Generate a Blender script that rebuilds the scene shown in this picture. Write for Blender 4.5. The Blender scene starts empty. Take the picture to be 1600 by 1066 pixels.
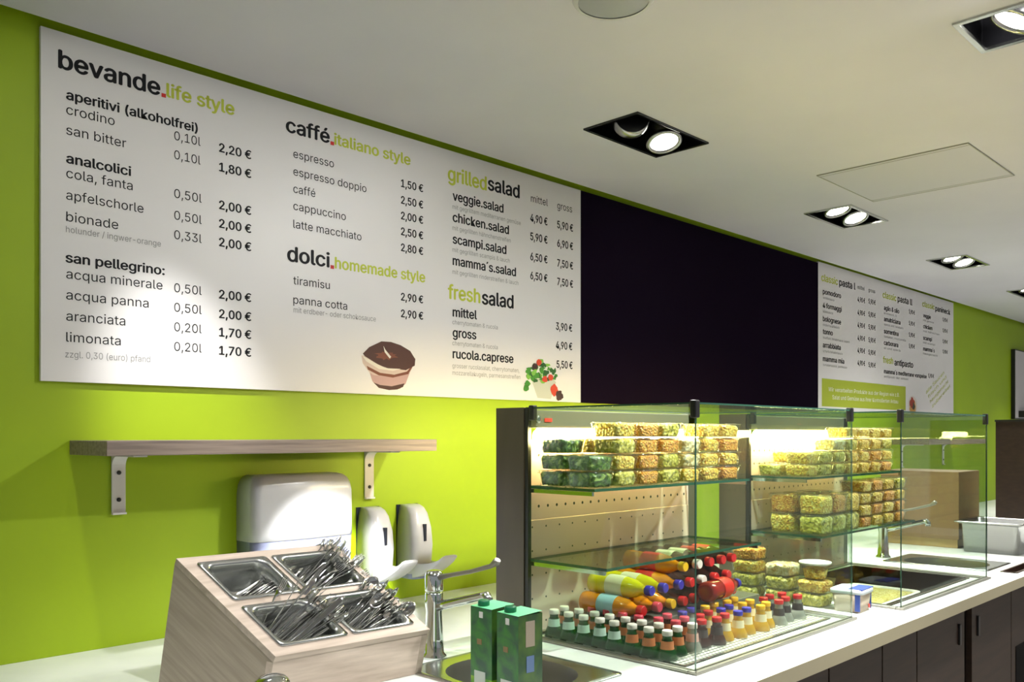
import bpy, math, random
from mathutils import Vector, Matrix, noise

# ------------------------------------------------------------------ camera, world, exposure
scene = bpy.context.scene
C = scene.collection
D = 2.5                      # distance from camera to the menu wall
EYE = 1.505
def X(f): return D * f
def Y(f): return D * (f - 1.0)
def Z(f): return EYE + D * f
def F(x, y, z): return Vector((X(x), Y(y), Z(z)))

cam_data = bpy.data.cameras.new('camera')
cam = bpy.data.objects.new('camera', cam_data)
C.objects.link(cam)
cam.location = (0, -D, EYE)
cam.rotation_euler = (math.radians(90), 0, math.radians(44.6 - 90))
cam_data.sensor_width = 36
cam_data.lens = 1380 / 1600 * 36
cam_data.shift_y = 147 / 1600
cam_data.clip_start = 0.05
scene.camera = cam

world = bpy.data.worlds.new('world')
scene.world = world
world.use_nodes = True
world.node_tree.nodes['Background'].inputs[0].default_value = (0.90, 0.93, 0.95, 1)
world.node_tree.nodes['Background'].inputs[1].default_value = 0.30

scene.view_settings.view_transform = 'Standard'
scene.view_settings.look = 'None'
scene.view_settings.gamma = 1
scene.view_settings.use_curve_mapping = False
scene.view_settings.exposure = 0.0
scene.cycles.transparent_max_bounces = 40
scene.cycles.max_bounces = 8
scene.cycles.caustics_reflective = False
scene.cycles.caustics_refractive = False
scene.cycles.sample_clamp_indirect = 4

random.seed(7)
PI = math.pi

# ------------------------------------------------------------------ materials
def lin(c):
    return tuple(((x / 255) / 12.92 if x / 255 <= 0.04045 else ((x / 255 + 0.055) / 1.055) ** 2.4) for x in c) + (1.0,)

def mat(name, col, rough=0.5, metal=0.0, spec=0.5, coat=0.0, emit=None, strength=0.0, alpha=None, trans=None):
    m = bpy.data.materials.new(name); m.use_nodes = True
    b = m.node_tree.nodes['Principled BSDF']
    b.inputs['Base Color'].default_value = lin(col)
    b.inputs['Roughness'].default_value = rough
    b.inputs['Metallic'].default_value = metal
    b.inputs['Specular IOR Level'].default_value = spec
    b.inputs['Coat Weight'].default_value = coat
    if trans: b.inputs['Transmission Weight'].default_value = trans
    if emit:
        b.inputs['Emission Color'].default_value = lin(emit)
        b.inputs['Emission Strength'].default_value = strength
    return m

def noisy(m, c2, scale=(1, 1, 1), nscale=5.0, detail=6.0, lo=0.35, hi=0.65, bump=0.0, rough_var=0.0, dist=0.0, rot=None):
    """mix the base colour with c2 by a noise in object space; optional bump"""
    nt = m.node_tree; N = nt.nodes; L = nt.links
    b = N['Principled BSDF']
    tc = N.new('ShaderNodeTexCoord'); mp = N.new('ShaderNodeMapping'); mp.inputs['Scale'].default_value = scale
    nz = N.new('ShaderNodeTexNoise'); nz.inputs['Scale'].default_value = nscale; nz.inputs['Detail'].default_value = detail
    nz.inputs['Distortion'].default_value = dist
    rp = N.new('ShaderNodeValToRGB')
    rp.color_ramp.elements[0].position = lo; rp.color_ramp.elements[1].position = hi
    rp.color_ramp.elements[0].color = b.inputs['Base Color'].default_value[:]
    rp.color_ramp.elements[1].color = lin(c2)
    src = tc.outputs['Object']
    if rot:
        m0 = N.new('ShaderNodeMapping'); m0.inputs['Rotation'].default_value = rot; L.new(src, m0.inputs['Vector']); src = m0.outputs[0]
    L.new(src, mp.inputs['Vector']); L.new(mp.outputs[0], nz.inputs['Vector'])
    L.new(nz.outputs[0], rp.inputs[0]); L.new(rp.outputs[0], b.inputs['Base Color'])
    if bump:
        bp = N.new('ShaderNodeBump'); bp.inputs['Strength'].default_value = bump; bp.inputs['Distance'].default_value = 0.004
        L.new(nz.outputs[0], bp.inputs['Height']); L.new(bp.outputs[0], b.inputs['Normal'])
    return m

def clear(name, tint=(238, 250, 242), base=0.05, edge=0.55, rough=0.03, power=4.0):
    """thin clear sheet: see-through with a reflection that grows at grazing angles"""
    m = bpy.data.materials.new(name); m.use_nodes = True
    nt = m.node_tree; N = nt.nodes; L = nt.links
    N.remove(N['Principled BSDF'])
    out = N['Material Output']
    tr = N.new('ShaderNodeBsdfTransparent'); tr.inputs[0].default_value = lin(tint)
    gl = N.new('ShaderNodeBsdfGlossy'); gl.inputs['Roughness'].default_value = rough
    lw = N.new('ShaderNodeLayerWeight'); lw.inputs[0].default_value = 0.5
    pw = N.new('ShaderNodeMath'); pw.operation = 'POWER'; pw.inputs[1].default_value = power
    mu = N.new('ShaderNodeMath'); mu.operation = 'MULTIPLY_ADD'; mu.inputs[1].default_value = edge; mu.inputs[2].default_value = base
    mx = N.new('ShaderNodeMixShader')
    L.new(lw.outputs['Facing'], pw.inputs[0]); L.new(pw.outputs[0], mu.inputs[0]); L.new(mu.outputs[0], mx.inputs[0])
    L.new(tr.outputs[0], mx.inputs[1]); L.new(gl.outputs[0], mx.inputs[2]); L.new(mx.outputs[0], out.inputs[0])
    return m

M = {}
M['green'] = noisy(mat('green_wall_paint', (152, 180, 0), 0.55), (147, 174, 0), nscale=3)
M['ceiling'] = noisy(mat('ceiling_paint', (205, 203, 212), 0.75), (200, 198, 207), nscale=2)
M['panel'] = mat('access_panel_paint', (192, 191, 199), 0.75)
M['floor'] = noisy(mat('floor_tile', (216, 210, 200), 0.4), (206, 200, 190), nscale=3)
M['board'] = mat('board_white', (226, 224, 224), 0.42, spec=0.35)
M['darkboard'] = mat('board_black', (22, 15, 27), 0.6, spec=0.0)
M['ink'] = mat('print_black', (26, 26, 30), 0.6, spec=0.2)
M['inkgrey'] = mat('print_grey', (142, 142, 142), 0.6)
M['inkgreen'] = mat('print_olive_green', (186, 196, 62), 0.6)
M['inkred'] = mat('print_red', (196, 34, 30), 0.6)
M['inkwhite'] = mat('print_white', (236, 236, 226), 0.6)
M['boxgreen'] = mat('print_green_box', (160, 174, 38), 0.6)
M['counter'] = noisy(mat('white_worktop', (236, 238, 234), 0.3), (228, 231, 226), nscale=8)
M['counteredge'] = mat('worktop_edge', (166, 158, 130), 0.45)
M['steel'] = mat('stainless_steel', (196, 198, 196), 0.22, 1.0)
M['steeldull'] = mat('brushed_steel', (150, 146, 138), 0.4, 0.9)
M['chrome'] = mat('chrome', (220, 224, 224), 0.08, 1.0)
M['cutlery'] = mat('polished_cutlery', (214, 214, 212), 0.1, 1.0)
M['black'] = mat('black_plastic', (18, 18, 20), 0.4)
M['blackgloss'] = mat('black_fixture', (14, 14, 16), 0.2)
M['whiteplastic'] = mat('white_plastic', (190, 190, 194), 0.3, coat=0.2)
M['greyplastic'] = mat('blue_grey_plastic', (126, 132, 160), 0.35)
M['slot'] = mat('dark_window', (30, 36, 50), 0.3)
M['bracket'] = mat('white_painted_metal', (218, 214, 214), 0.4)
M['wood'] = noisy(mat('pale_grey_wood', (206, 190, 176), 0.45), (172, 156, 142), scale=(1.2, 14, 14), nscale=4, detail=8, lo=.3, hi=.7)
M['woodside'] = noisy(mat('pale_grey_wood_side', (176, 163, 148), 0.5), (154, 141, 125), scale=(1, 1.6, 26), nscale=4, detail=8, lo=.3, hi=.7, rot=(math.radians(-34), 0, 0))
M['shelfwood'] = noisy(mat('grey_brown_wood', (150, 134, 124), 0.5), (112, 98, 92), scale=(1.0, 16, 22), nscale=5, detail=8, lo=.3, hi=.7)
M['brown'] = noisy(mat('dark_brown_wood', (54, 39, 30), 0.55, spec=.3), (42, 30, 24), scale=(1.2, 6, 14), nscale=4, detail=7, lo=.3, hi=.7)
M['brownpanel'] = noisy(mat('taupe_metal_panel', (90, 80, 68), 0.42, 0.35), (76, 68, 58), scale=(1, 1, .2), nscale=6)
M['glass'] = clear('clear_glass', (248, 253, 249), 0.035, 0.45, 0.01, 5)
M['glassedge'] = mat('glass_edge', (38, 78, 62), 0.12, spec=0.8)
M['shelfglass'] = clear('shelf_glass', (234, 246, 236), 0.06, 0.4, 0.02, 5)
M['tub'] = clear('clear_plastic', (253, 253, 250), 0.05, 0.35, 0.14, 2.5)
M['lid'] = clear('clear_lid', (250, 251, 247), 0.12, 0.4, 0.16, 2.0)
M['lampwarm'] = mat('case_lamp', (255, 246, 200), 0.4, emit=(255, 230, 160), strength=85)
M['lampspot'] = mat('spot_lamp', (255, 255, 255), 0.4, emit=(255, 252, 236), strength=22)
M['silverring'] = mat('lamp_ring', (150, 150, 150), 0.25, 1.0)
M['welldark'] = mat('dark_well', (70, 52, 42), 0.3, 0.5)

def foodmat(name, c1, c2, c3, scale=120):
    m = mat(name, c1, 0.4, spec=0.6)
    nt = m.node_tree; N = nt.nodes; L = nt.links; b = N['Principled BSDF']
    tc = N.new('ShaderNodeTexCoord')
    oi = N.new('ShaderNodeObjectInfo'); ad = N.new('ShaderNodeVectorMath'); ad.operation = 'MULTIPLY_ADD'
    vo = N.new('ShaderNodeTexVoronoi'); vo.inputs['Scale'].default_value = scale
    nz = N.new('ShaderNodeTexNoise'); nz.inputs['Scale'].default_value = scale * .35; nz.inputs['Detail'].default_value = 4; nz.inputs['Distortion'].default_value = 2.5
    rp = N.new('ShaderNodeValToRGB'); e = rp.color_ramp.elements
    e[0].position = .32; e[0].color = lin(c2); e[1].position = .52; e[1].color = lin(c1)
    e3 = e.new(.68); e3.color = lin(c3)
    ad.inputs[1].default_value = (1, 1, 1)
    L.new(tc.outputs['Object'], ad.inputs[0]); L.new(oi.outputs['Random'], ad.inputs[2])
    L.new(ad.outputs[0], vo.inputs['Vector']); L.new(ad.outputs[0], nz.inputs['Vector'])
    L.new(nz.outputs[0], rp.inputs[0]); L.new(rp.outputs[0], b.inputs['Base Color'])
    bp = N.new('ShaderNodeBump'); bp.inputs['Strength'].default_value = .9; bp.inputs['Distance'].default_value = .006
    L.new(vo.outputs['Distance'], bp.inputs['Height']); L.new(bp.outputs[0], b.inputs['Normal'])
    return m
FOOD = {
    'pasta salad': foodmat('pasta_food', (250, 212, 84), (196, 130, 30), (254, 238, 160)),
    'green leaf salad': foodmat('leaf_food', (56, 100, 22), (16, 42, 8), (176, 200, 110), 70),
    'grated carrot salad': foodmat('carrot_food', (240, 164, 56), (186, 100, 22), (252, 212, 116), 150),
    'mixed cucumber salad': foodmat('mixed_food', (214, 198, 76), (120, 122, 34), (246, 236, 160), 90),
    'cut fruit': foodmat('fruit_food', (236, 222, 170), (196, 160, 90), (250, 246, 226), 80),
}

# ------------------------------------------------------------------ mesh helpers
class MB:
    def __init__(self):
        self.v = []; self.f = []; self.m = []; self.s = []
    def add(self, vs, fs, mi=0, smooth=False, T=None):
        o = len(self.v)
        for p in vs:
            p = Vector(p)
            self.v.append(tuple(T @ p) if T is not None else tuple(p))
        for f in fs:
            self.f.append([i + o for i in f]); self.m.append(mi); self.s.append(smooth)
        return self
    def box(self, x0, x1, y0, y1, z0, z1, mi=0, T=None):
        vs = [(x0, y0, z0), (x1, y0, z0), (x1, y1, z0), (x0, y1, z0), (x0, y0, z1), (x1, y0, z1), (x1, y1, z1), (x0, y1, z1)]
        fs = [(0, 3, 2, 1), (4, 5, 6, 7), (0, 1, 5, 4), (1, 2, 6, 5), (2, 3, 7, 6), (3, 0, 4, 7)]
        return self.add(vs, fs, mi, False, T)
    def loft(self, rings, mi=0, cap0=True, cap1=True, smooth=True, T=None):
        n = len(rings[0]); vs = [p for r in rings for p in r]; fs = []
        for k in range(len(rings) - 1):
            for i in range(n):
                j = (i + 1) % n
                fs.append((k * n + i, k * n + j, (k + 1) * n + j, (k + 1) * n + i))
        self.add(vs, fs, mi, smooth, T)
        o = len(self.v) - len(vs)
        if cap0: self.f.append([o + i for i in range(n)][::-1]); self.m.append(mi); self.s.append(False)
        if cap1: self.f.append([o + (len(rings) - 1) * n + i for i in range(n)]); self.m.append(mi); self.s.append(False)
        return self
    def lathe(self, prof, seg=20, mi=0, T=None, cap0=True, cap1=True, smooth=True):
        rings = [[(r * math.cos(2 * PI * i / seg), r * math.sin(2 * PI * i / seg), z) for i in range(seg)] for r, z in prof]
        return self.loft(rings, mi, cap0, cap1, smooth, T)
    def tube(self, pts, r, seg=12, mi=0, T=None):
        pts = [Vector(p) for p in pts]; rings = []
        rs = r if isinstance(r, (list, tuple)) else [r] * len(pts)
        prev = None
        for k, p in enumerate(pts):
            d = (pts[min(k + 1, len(pts) - 1)] - pts[max(k - 1, 0)]).normalized()
            up = prev if prev is not None else (Vector((0, 0, 1)) if abs(d.z) < .9 else Vector((1, 0, 0)))
            a = (up - d * up.dot(d)).normalized(); b = d.cross(a); prev = a
            rings.append([p + (a * math.cos(2 * PI * i / seg) + b * math.sin(2 * PI * i / seg)) * rs[k] for i in range(seg)])
        return self.loft(rings, mi, True, True, True, T)
    def build(self, name, mats, parent=None, bevel=0.0, seg=2, loc=None):
        me = bpy.data.meshes.new(name)
        me.from_pydata(self.v, [], self.f)
        for m in (mats if isinstance(mats, (list, tuple)) else [mats]): me.materials.append(m)
        me.polygons.foreach_set('material_index', self.m)
        me.polygons.foreach_set('use_smooth', self.s)
        me.update()
        o = bpy.data.objects.new(name, me); C.objects.link(o)
        if parent is not None: o.parent = parent
        if loc is not None: o.location = loc
        if bevel:
            b = o.modifiers.new('bevel', 'BEVEL'); b.width = bevel; b.segments = seg; b.limit_method = 'ANGLE'; b.angle_limit = math.radians(40)
        return o

def rr(hx, hy, r, z, n=5, cx=0, cy=0):
    """rounded rectangle ring"""
    pts = []
    for sx, sy, a0 in ((1, 1, 0), (-1, 1, 90), (-1, -1, 180), (1, -1, 270)):
        for k in range(n + 1):
            a = math.radians(a0 + 90 * k / n)
            pts.append((cx + sx * (hx - r) + r * math.cos(a), cy + sy * (hy - r) + r * math.sin(a), z))
    return pts

def tag(o, label=None, cat=None, group=None, kind=None):
    if label: o['label'] = label
    if cat: o['category'] = cat
    if group: o['group'] = group
    if kind: o['kind'] = kind
    return o

def thing(name, label, cat, loc=(0, 0, 0), rz=0, group=None):
    o = bpy.data.objects.new(name, None); C.objects.link(o)
    o.empty_display_size = .05
    o.location = loc; o.rotation_euler = (0, 0, rz)
    return tag(o, label, cat, group)

def struct(name, mb, m, **k):
    return tag(mb.build(name, m, **k), kind='structure')

def dup(src, loc=None, rot=None, label=None, group=None):
    r = src.copy(); C.objects.link(r)
    if loc is not None: r.location = loc
    if rot is not None: r.rotation_euler = rot
    if label: r['label'] = label
    if group: r['group'] = group
    for ch in list(src.children):
        c = ch.copy(); C.objects.link(c); c.parent = r
        for g in list(ch.children):
            d = g.copy(); C.objects.link(d); d.parent = c
    return r

ORD = ['first', 'second', 'third', 'fourth', 'fifth', 'sixth', 'seventh', 'eighth', 'ninth', 'tenth', 'eleventh', 'twelfth', 'thirteenth', 'fourteenth', 'fifteenth']

# ------------------------------------------------------------------ the room
CEIL = EYE + D * .429
struct('floor', MB().box(-3, 14, -7, 0.1, -.1, 0), M['floor'])
struct('wall_back', MB().box(-3, 14, 0, .12, 0, CEIL + .35), M['green'])

# ceiling: a slab with a hole for each recessed light; a 5 cm shadow gap at the wall
FIX = []   # (x0,x1,y0,y1, long axis)
for k, xf in enumerate((.225, .95, 1.61, 2.25, 2.90, 3.55)):
    FIX.append((X(xf), X(xf + .174), Y(.703), Y(.797), 'x'))
for k, xf in enumerate((.327, .977, 1.627, 2.277)):
    FIX.append((X(xf), X(xf + .096), Y(.145), Y(.32), 'y'))
xs = sorted({-3, 14} | {v for f in FIX for v in f[:2]}); ys = sorted({-7, -.05} | {v for f in FIX for v in f[2:4]})
mb = MB()
for i in range(len(xs) - 1):
    for j in range(len(ys) - 1):
        cx, cy = (xs[i] + xs[i + 1]) / 2, (ys[j] + ys[j + 1]) / 2
        if any(f[0] < cx < f[1] and f[2] < cy < f[3] for f in FIX): continue
        mb.add([(xs[i], ys[j], CEIL), (xs[i + 1], ys[j], CEIL), (xs[i + 1], ys[j + 1], CEIL), (xs[i], ys[j + 1], CEIL)], [(0, 3, 2, 1)])
mb.add([(-3, -.05, CEIL), (14, -.05, CEIL), (14, -.05, CEIL + .2), (-3, -.05, CEIL + .2)], [(0, 1, 2, 3)])
struct('ceiling', mb, M['ceiling'])
struct('ceiling_slab', MB().box(-3, 14, -7, 0, CEIL + .3, CEIL + .4), M['ceiling'])
mb = MB()
mb.box(X(1.392), X(1.617), Y(.434), Y(.664), CEIL - .003, CEIL + .001)
mb.build('ceiling_access_panel', M['panel'], bevel=.001)
o = bpy.data.objects['ceiling_access_panel']
tag(o, 'flush square access panel set in the ceiling between the recessed lights', 'access panel')
mb = MB(); a, b, c, d = X(1.392), X(1.617), Y(.434), Y(.664); w = .004
for bx in ((a - w, b + w, c - w, c), (a - w, b + w, d, d + w), (a - w, a, c, d), (b, b + w, c, d), (a + .02, a + .022, c, d), (b - .022, b - .02, c, d)):
    mb.box(bx[0], bx[1], bx[2], bx[3], CEIL - .004, CEIL + .001)
mb.build('seam', mat('panel_seam', (150, 150, 140), .7), o)

# round ceiling speaker
t = thing('ceiling_speaker', 'round white speaker on the ceiling above the menu board', 'speaker', (X(.681), Y(.533), CEIL))
MB().lathe([(.100, 0), (.100, -.012), (.094, -.02), (.086, -.02)], 40, cap1=False).build('rim', mat('speaker_rim', (190, 190, 190), .5), t)
MB().lathe([(.086, -.018), (.05, -.026), (.001, -.03)], 40, cap0=False).build('grille', mat('speaker_grille', (150, 152, 156), .6), t)

# recessed twin spotlights
AIM = {}   # per fixture, per lamp: aim vector, power, cone, blend
def fixture(idx, f, lab, aims):
    x0, x1, y0, y1, ax = f
    cx, cy = (x0 + x1) / 2, (y0 + y1) / 2
    t = thing('recessed_spotlight', lab, 'ceiling light', (cx, cy, CEIL), 0, 'recessed twin spotlights in the ceiling')
    hx, hy = (x1 - x0) / 2, (y1 - y0) / 2
    m = MB(); w = .010 if idx == 1 else .015
    for s in (-1, 1):
        m.box(min(s * hx, s * (hx - w)), max(s * hx, s * (hx - w)), -hy, hy, -.006, .004)
        m.box(-hx + w, hx - w, min(s * hy, s * (hy - w)), max(s * hy, s * (hy - w)), -.006, .004)
    m.build('trim_frame', M['steel'] if idx != 1 else M['blackgloss'], t, bevel=.001)
    m = MB(); h = .13; e = .001
    m.box(-hx + e, -hx + .004, -hy + e, hy - e, 0.003, h); m.box(hx - .004, hx - e, -hy + e, hy - e, 0.003, h)
    m.box(-hx + e, hx - e, -hy + e, -hy + .004, 0.003, h); m.box(-hx + e, hx - e, hy - .004, hy - e, 0.003, h)
    m.box(-hx + e, hx - e, -hy + e, hy - e, h, h + .004)
    m.build('housing', M['blackgloss'], t)
    off = hx * .47 if ax == 'x' else hy * .47
    for k, (s, aim) in enumerate(zip((-1, 1), aims)):
        if aim is None: continue
        tgt, power, cone, blend, zc = aim
        c = Vector((s * off, 0, zc)) if ax == 'x' else Vector((0, s * off, zc))
        d = (Vector(tgt) - (Vector((cx, cy, CEIL)) + c)).normalized()
        rot = (-d).to_track_quat('Z', 'Y').to_matrix().to_4x4()
        T = Matrix.Translation(c) @ rot
        lampm = MB().lathe([(.062, .05), (.066, .0), (.064, -.006), (.052, -.006), (.050, .004)], 32, T=T, cap1=False).build('lamp_ring', M['silverring'] if idx else M['silverring'], t)
        lit = power > 0
        MB().lathe([(.0505, .002), (.03, -.002), (.001, -.003)], 32, T=T, cap0=False).build('lamp_disc', M['lampspot'] if lit else M['chrome'], lampm)
        if lit:
            ld = bpy.data.lights.new('spot', 'SPOT'); ld.energy = power; ld.color = (1, .99, .96)
            ld.spot_size = math.radians(cone); ld.spot_blend = blend; ld.shadow_soft_size = .03
            lo = bpy.data.objects.new('spot_light', ld); C.objects.link(lo); lo.parent = t
            lo.location = c + d * .02
            lo.rotation_euler = d.to_track_quat('-Z', 'Y').to_euler()
    return t

P = 60
low = .028
fixture(0, FIX[0], 'recessed twin spotlight in the ceiling above the wall shelf',
        [((X(.50), Y(.80), Z(-.2)), P * .8, 70, 1, .0), ((X(.475), Y(1.0), Z(.0)), P * 1.5, 34, 1, .0)])
fixture(1, FIX[1], 'recessed ceiling light with one lit lamp tilted out of its black recess',
        [((X(2.2), Y(2.0), Z(.40)), 0, 40, .3, .03), ((X(.95), Y(.52), Z(-.25)), P * 5, 70, .8, .002)])
fixture(2, FIX[2], 'recessed twin spotlight beyond the ceiling access panel, second lit along the wall',
        [((X(1.60), Y(.55), Z(-.25)), P * 1.6, 110, .9, .012), ((X(1.62), Y(.5), Z(-.25)), P * 2.4, 80, .8, .012)])
fixture(3, FIX[3], 'recessed twin spotlight above the far menu board',
        [((X(2.22), Y(.55), Z(-.25)), P * 1.4, 110, .9, .012), ((X(2.26), Y(.55), Z(-.25)), P * 1.2, 80, .8, .012)])
fixture(4, FIX[4], 'recessed twin spotlight at the far end of the row',
        [((X(2.9), Y(.6), Z(-.2)), P * 1.5, 110, .9, .012), ((X(3.1), Y(.5), Z(-.25)), P, 80, .8, low)])
fixture(5, FIX[5], 'recessed twin spotlight beyond the framed notice',
        [((X(3.6), Y(.6), Z(-.2)), P * 1.5, 110, .9, low), ((X(3.7), Y(.5), Z(-.25)), P, 80, .8, low)])
fixture(6, FIX[6], 'recessed twin spotlight over the customer side beside the cutlery box',
        [((X(.645), Y(.957), Z(-.205)), P * 20, 12, .14, low), ((X(.40), Y(.64), Z(-.2)), P * 1.5, 46, .6, low)])
fixture(7, FIX[7], 'chrome trimmed recessed light over the customer side, alone in front of the row',
        [((X(.80), Y(1.0), Z(.28)), P * 1.4, 120, 1, .010), ((X(.90), Y(.6), Z(-.25)), P * 4, 80, 1, .010)])
fixture(8, FIX[8], 'recessed twin spotlight over the customer side beside the far showcase',
        [((X(1.7), Y(-.7), 0), P * 5, 90, .8, low), ((X(1.4), Y(.5), Z(-.25)), P * 4, 80, 1, low)])
fixture(9, FIX[9], 'recessed twin spotlight over the customer side beyond the far showcase',
        [((X(2.3), Y(-.7), 0), P * 5, 90, .8, low), ((X(2.3), Y(.7), Z(-.25)), P * 2, 90, 1, low)])

# ------------------------------------------------------------------ menu boards
def wall_at(u, v):
    """point of the menu wall seen at pixel (u, v) of the 1600x1066 frame"""
    a = (u - 800) / 1380
    dx, dy = .712 + .702 * a, .702 - .712 * a
    dep = D / dy
    return dx * dep, EYE + (680 - v) / 1380 * dep

TEXTS = []
import os
def load_font():
    p = os.path.join(bpy.utils.system_resource('DATAFILES') or '', 'fonts', 'Inter.woff2')   # ships with Blender
    try:
        return bpy.data.fonts.load(p)
    except Exception:
        return None
FONT = load_font()
def T(col, s, u0, v0, u1, h, bold=False, rot=0):
    TEXTS.append((col, s, u0, v0, u1, h, bold, rot))

def set_texts(board, yface):
    """turn the queued texts into one mesh per ink on the board"""
    objs = []
    ref = bpy.data.curves.new('t', 'FONT'); ref.body = 'l'; ref.font = FONT or ref.font; ro = bpy.data.objects.new('t', ref); C.objects.link(ro)
    for (col, s, u0, v0, u1, h, bold, rot) in TEXTS:
        cu = bpy.data.curves.new('t', 'FONT'); cu.body = s; cu.resolution_u = 3
        if FONT: cu.font = FONT
        o = bpy.data.objects.new('t', cu); C.objects.link(o); objs.append(o)
    dg = bpy.context.evaluated_depsgraph_get(); dg.update()
    rm = ro.evaluated_get(dg).to_mesh(); asc = max(v.co.y for v in rm.vertices)
    groups = {}
    def section(u, z):
        if u < 440: return (0, int(z < 2.265) + int(z < 2.0))
        if u < 690: return (1, int(z < 2.11))
        if u < 1270: return (2, int(z < 2.06))
        return (3 + int(u > 1370) + int(u > 1436), int(z < 2.06 and u > 1370))
    for o, (col, s, u0, v0, u1, h, bold, rot) in zip(objs, TEXTS):
        me = o.evaluated_get(dg).to_mesh()
        if not len(me.vertices): continue
        x0 = min(v.co.x for v in me.vertices); x1 = max(v.co.x for v in me.vertices)
        wx0, wz = wall_at(u0, v0)
        wx1 = wall_at(u1, v0)[0]
        sx = (wx1 - wx0) / (x1 - x0); sy = h / asc
        ca, sa = math.cos(rot), math.sin(rot)
        fs = [list(p.vertices) for p in me.polygons]
        e = .024 if bold else .0
        for q, (ox, oz) in enumerate(((-e, 0), (e, 0), (0, -e * .6), (0, e * .6)) if bold else ((0, 0),)):   # heavier weight
            vs = []
            for v in me.vertices:
                a, b = (v.co.x - x0 + ox) * sx, (v.co.y + oz) * sy
                vs.append((wx0 + a * ca - b * sa, yface - q * .00004, wz + a * sa + b * ca))
            groups.setdefault((col, section(u0, wz)), MB()).add(vs, fs)
    for (col, sec), g in groups.items():
        g.build({'ink': 'black_lettering', 'inkgrey': 'small_grey_lettering', 'inkgreen': 'green_lettering', 'inkred': 'red_dot', 'inkwhite': 'white_lettering'}[col], M[col], board)
    for o in objs + [ro]:
        cu = o.data; bpy.data.objects.remove(o); bpy.data.curves.remove(cu)
    TEXTS.clear()

BT, BB = Z(.4265), Z(.0565)
bx = [X(.310), X(1.180), X(2.087), X(3.054)]
board1 = tag(MB().box(bx[0], bx[1] - .002, -.013, -.001, BB, BT).build('menu_board', M['board'], bevel=.001),
             'white menu board listing drinks, coffee, desserts and salads above the wall shelf', 'menu board')
tag(MB().box(bx[1], bx[2], -.013, -.001, Z(.0565), BT).build('blank_board', M['darkboard'], bevel=.001),
    'blank black board between the two white menu boards', 'board')
board2 = tag(MB().box(bx[2] + .002, bx[3], -.013, -.001, Z(.0615), Z(.4300)).build('menu_board', M['board'], bevel=.001),
             'white pasta menu board with green box, beyond the black board', 'menu board')

a = .0255
T('ink', 'bevande', 89.3, 108, 246, .0475, True)
T('inkgreen', 'life style', 257.5, 153, 362, .0385, True)
T('ink', 'aperitivi (alkoholfrei)', 101, 157, 305, a, True)
for s, u1, v, q, vq, p, vp in (('crodino', 176, 180, '0,10l', 220, '2,20 €', 238.5), ('san bitter', 194, 211.7, '0,10l', 249.7, '1,80 €', 268.6),
        ('cola, fanta', 204, 279, '0,50l', 310, '2,00 €', 327.7), ('apfelschorle', 221, 313, '0,50l', 344, '2,00 €', 356.6),
        ('bionade', 181.6, 346.7, '0,33l', 374.3, '2,00 €', 385.6), ('acqua minerale', 250.6, 436, '0,50l', 457, '2,00 €', 467),
        ('acqua panna', 229, 468.6, '0,50l', 487.5, '2,00 €', 497.4), ('aranciata', 192.6, 501.6, '0,20l', 518, '1,70 €', 526),
        ('limonata', 185.5, 534.5, '0,20l', 548.6, '1,70 €', 554.5)):
    T('ink', s, 100.5, v, u1, a); T('ink', q, 268.8, v_q if False else vq, 311.5 if vq > 300 else 309.7, a); T('ink', p, 339.2, vp, 388.6, a, True)
T('ink', 'analcolici', 101, 256, 201, a, True)
T('inkgrey', 'holunder / ingwer-orange', 100, 364, 248, .0165)
T('ink', 'san pellegrino:', 100, 410.7, 253.4, a, True)
T('inkgrey', 'zzgl. 0,30 (euro) pfand', 99, 559, 231.4, .0175)
T('ink', 'caffé', 444, 207, 510.6, .045, True)
T('inkgreen', 'italiano style', 519, 227, 637, .037, True)
for s, u1, v, p, vp in (('espresso', 518, 247.5, '1,50 €', 293), ('espresso doppio', 568.8, 275, '2,50 €', 319), ('caffé', 489, 302, '2,00 €', 343.4),
        ('cappuccino', 536.6, 328.8, '2,50 €', 368), ('latte macchiato', 561, 357, '2,80 €', 393),
        ('tiramisu', 511.6, 445, '2,90 €', 470), ('panna cotta', 538.8, 475, '2,90 €', 496)):
    T('ink', s, 454.6, v, u1, .0262); T('ink', p, 623, vp, 657, .0265, True)
T('ink', 'dolci', 446, 408.4, 510.6, .047, True)
T('inkgreen', 'homemade style', 520, 420, 660, .037, True)
T('inkgrey', 'mit erdbeer- oder schokosauce', 455, 488.8, 583.4, .0175)
T('inkgreen', 'grilled', 696.6, 282.5, 756, .052, True)
T('ink', 'salad', 759, 297.5, 807.5, .052, True)
T('ink', 'mittel', 825.6, 316, 852, .029); T('ink', 'gross', 867, 327, 890, .029)
for s, u1, v, n, nu, nv, p, vp, q, vq in (
        ('veggie.salad', 782.5, 313.8, 'mit gegrilltem mediterranen gemüse', 809.7, 327, '4,90 €', 346.6, '5,90 €', 357),
        ('chicken.salad', 791, 347, 'mit gegrillten hähnchenstreifen', 794, 360, '5,90 €', 375.6, '6,90 €', 386),
        ('scampi.salad', 787, 381, 'mit gegrillten scampis & lauch', 792.5, 394, '6,50 €', 407, '7,50 €', 417),
        ('mamma´s.salad', 802, 414.7, 'mit gegrillten rinderstreifen & lauch', 806, 428.5, '6,50 €', 436.6, '7,50 €', 446)):
    T('ink', s, 703.8, v, u1, .034, True); T('inkgrey', n, 703, nv, nu, .0165)
    T('ink', p, 825, vp, 851.3, .0305, True); T('ink', q, 867, vq, 891.3, .0305, True)
T('inkgreen', 'fresh', 696.6, 467, 746, .052, True)
T('ink', 'salad', 749.7, 475.6, 798, .052, True)
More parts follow.
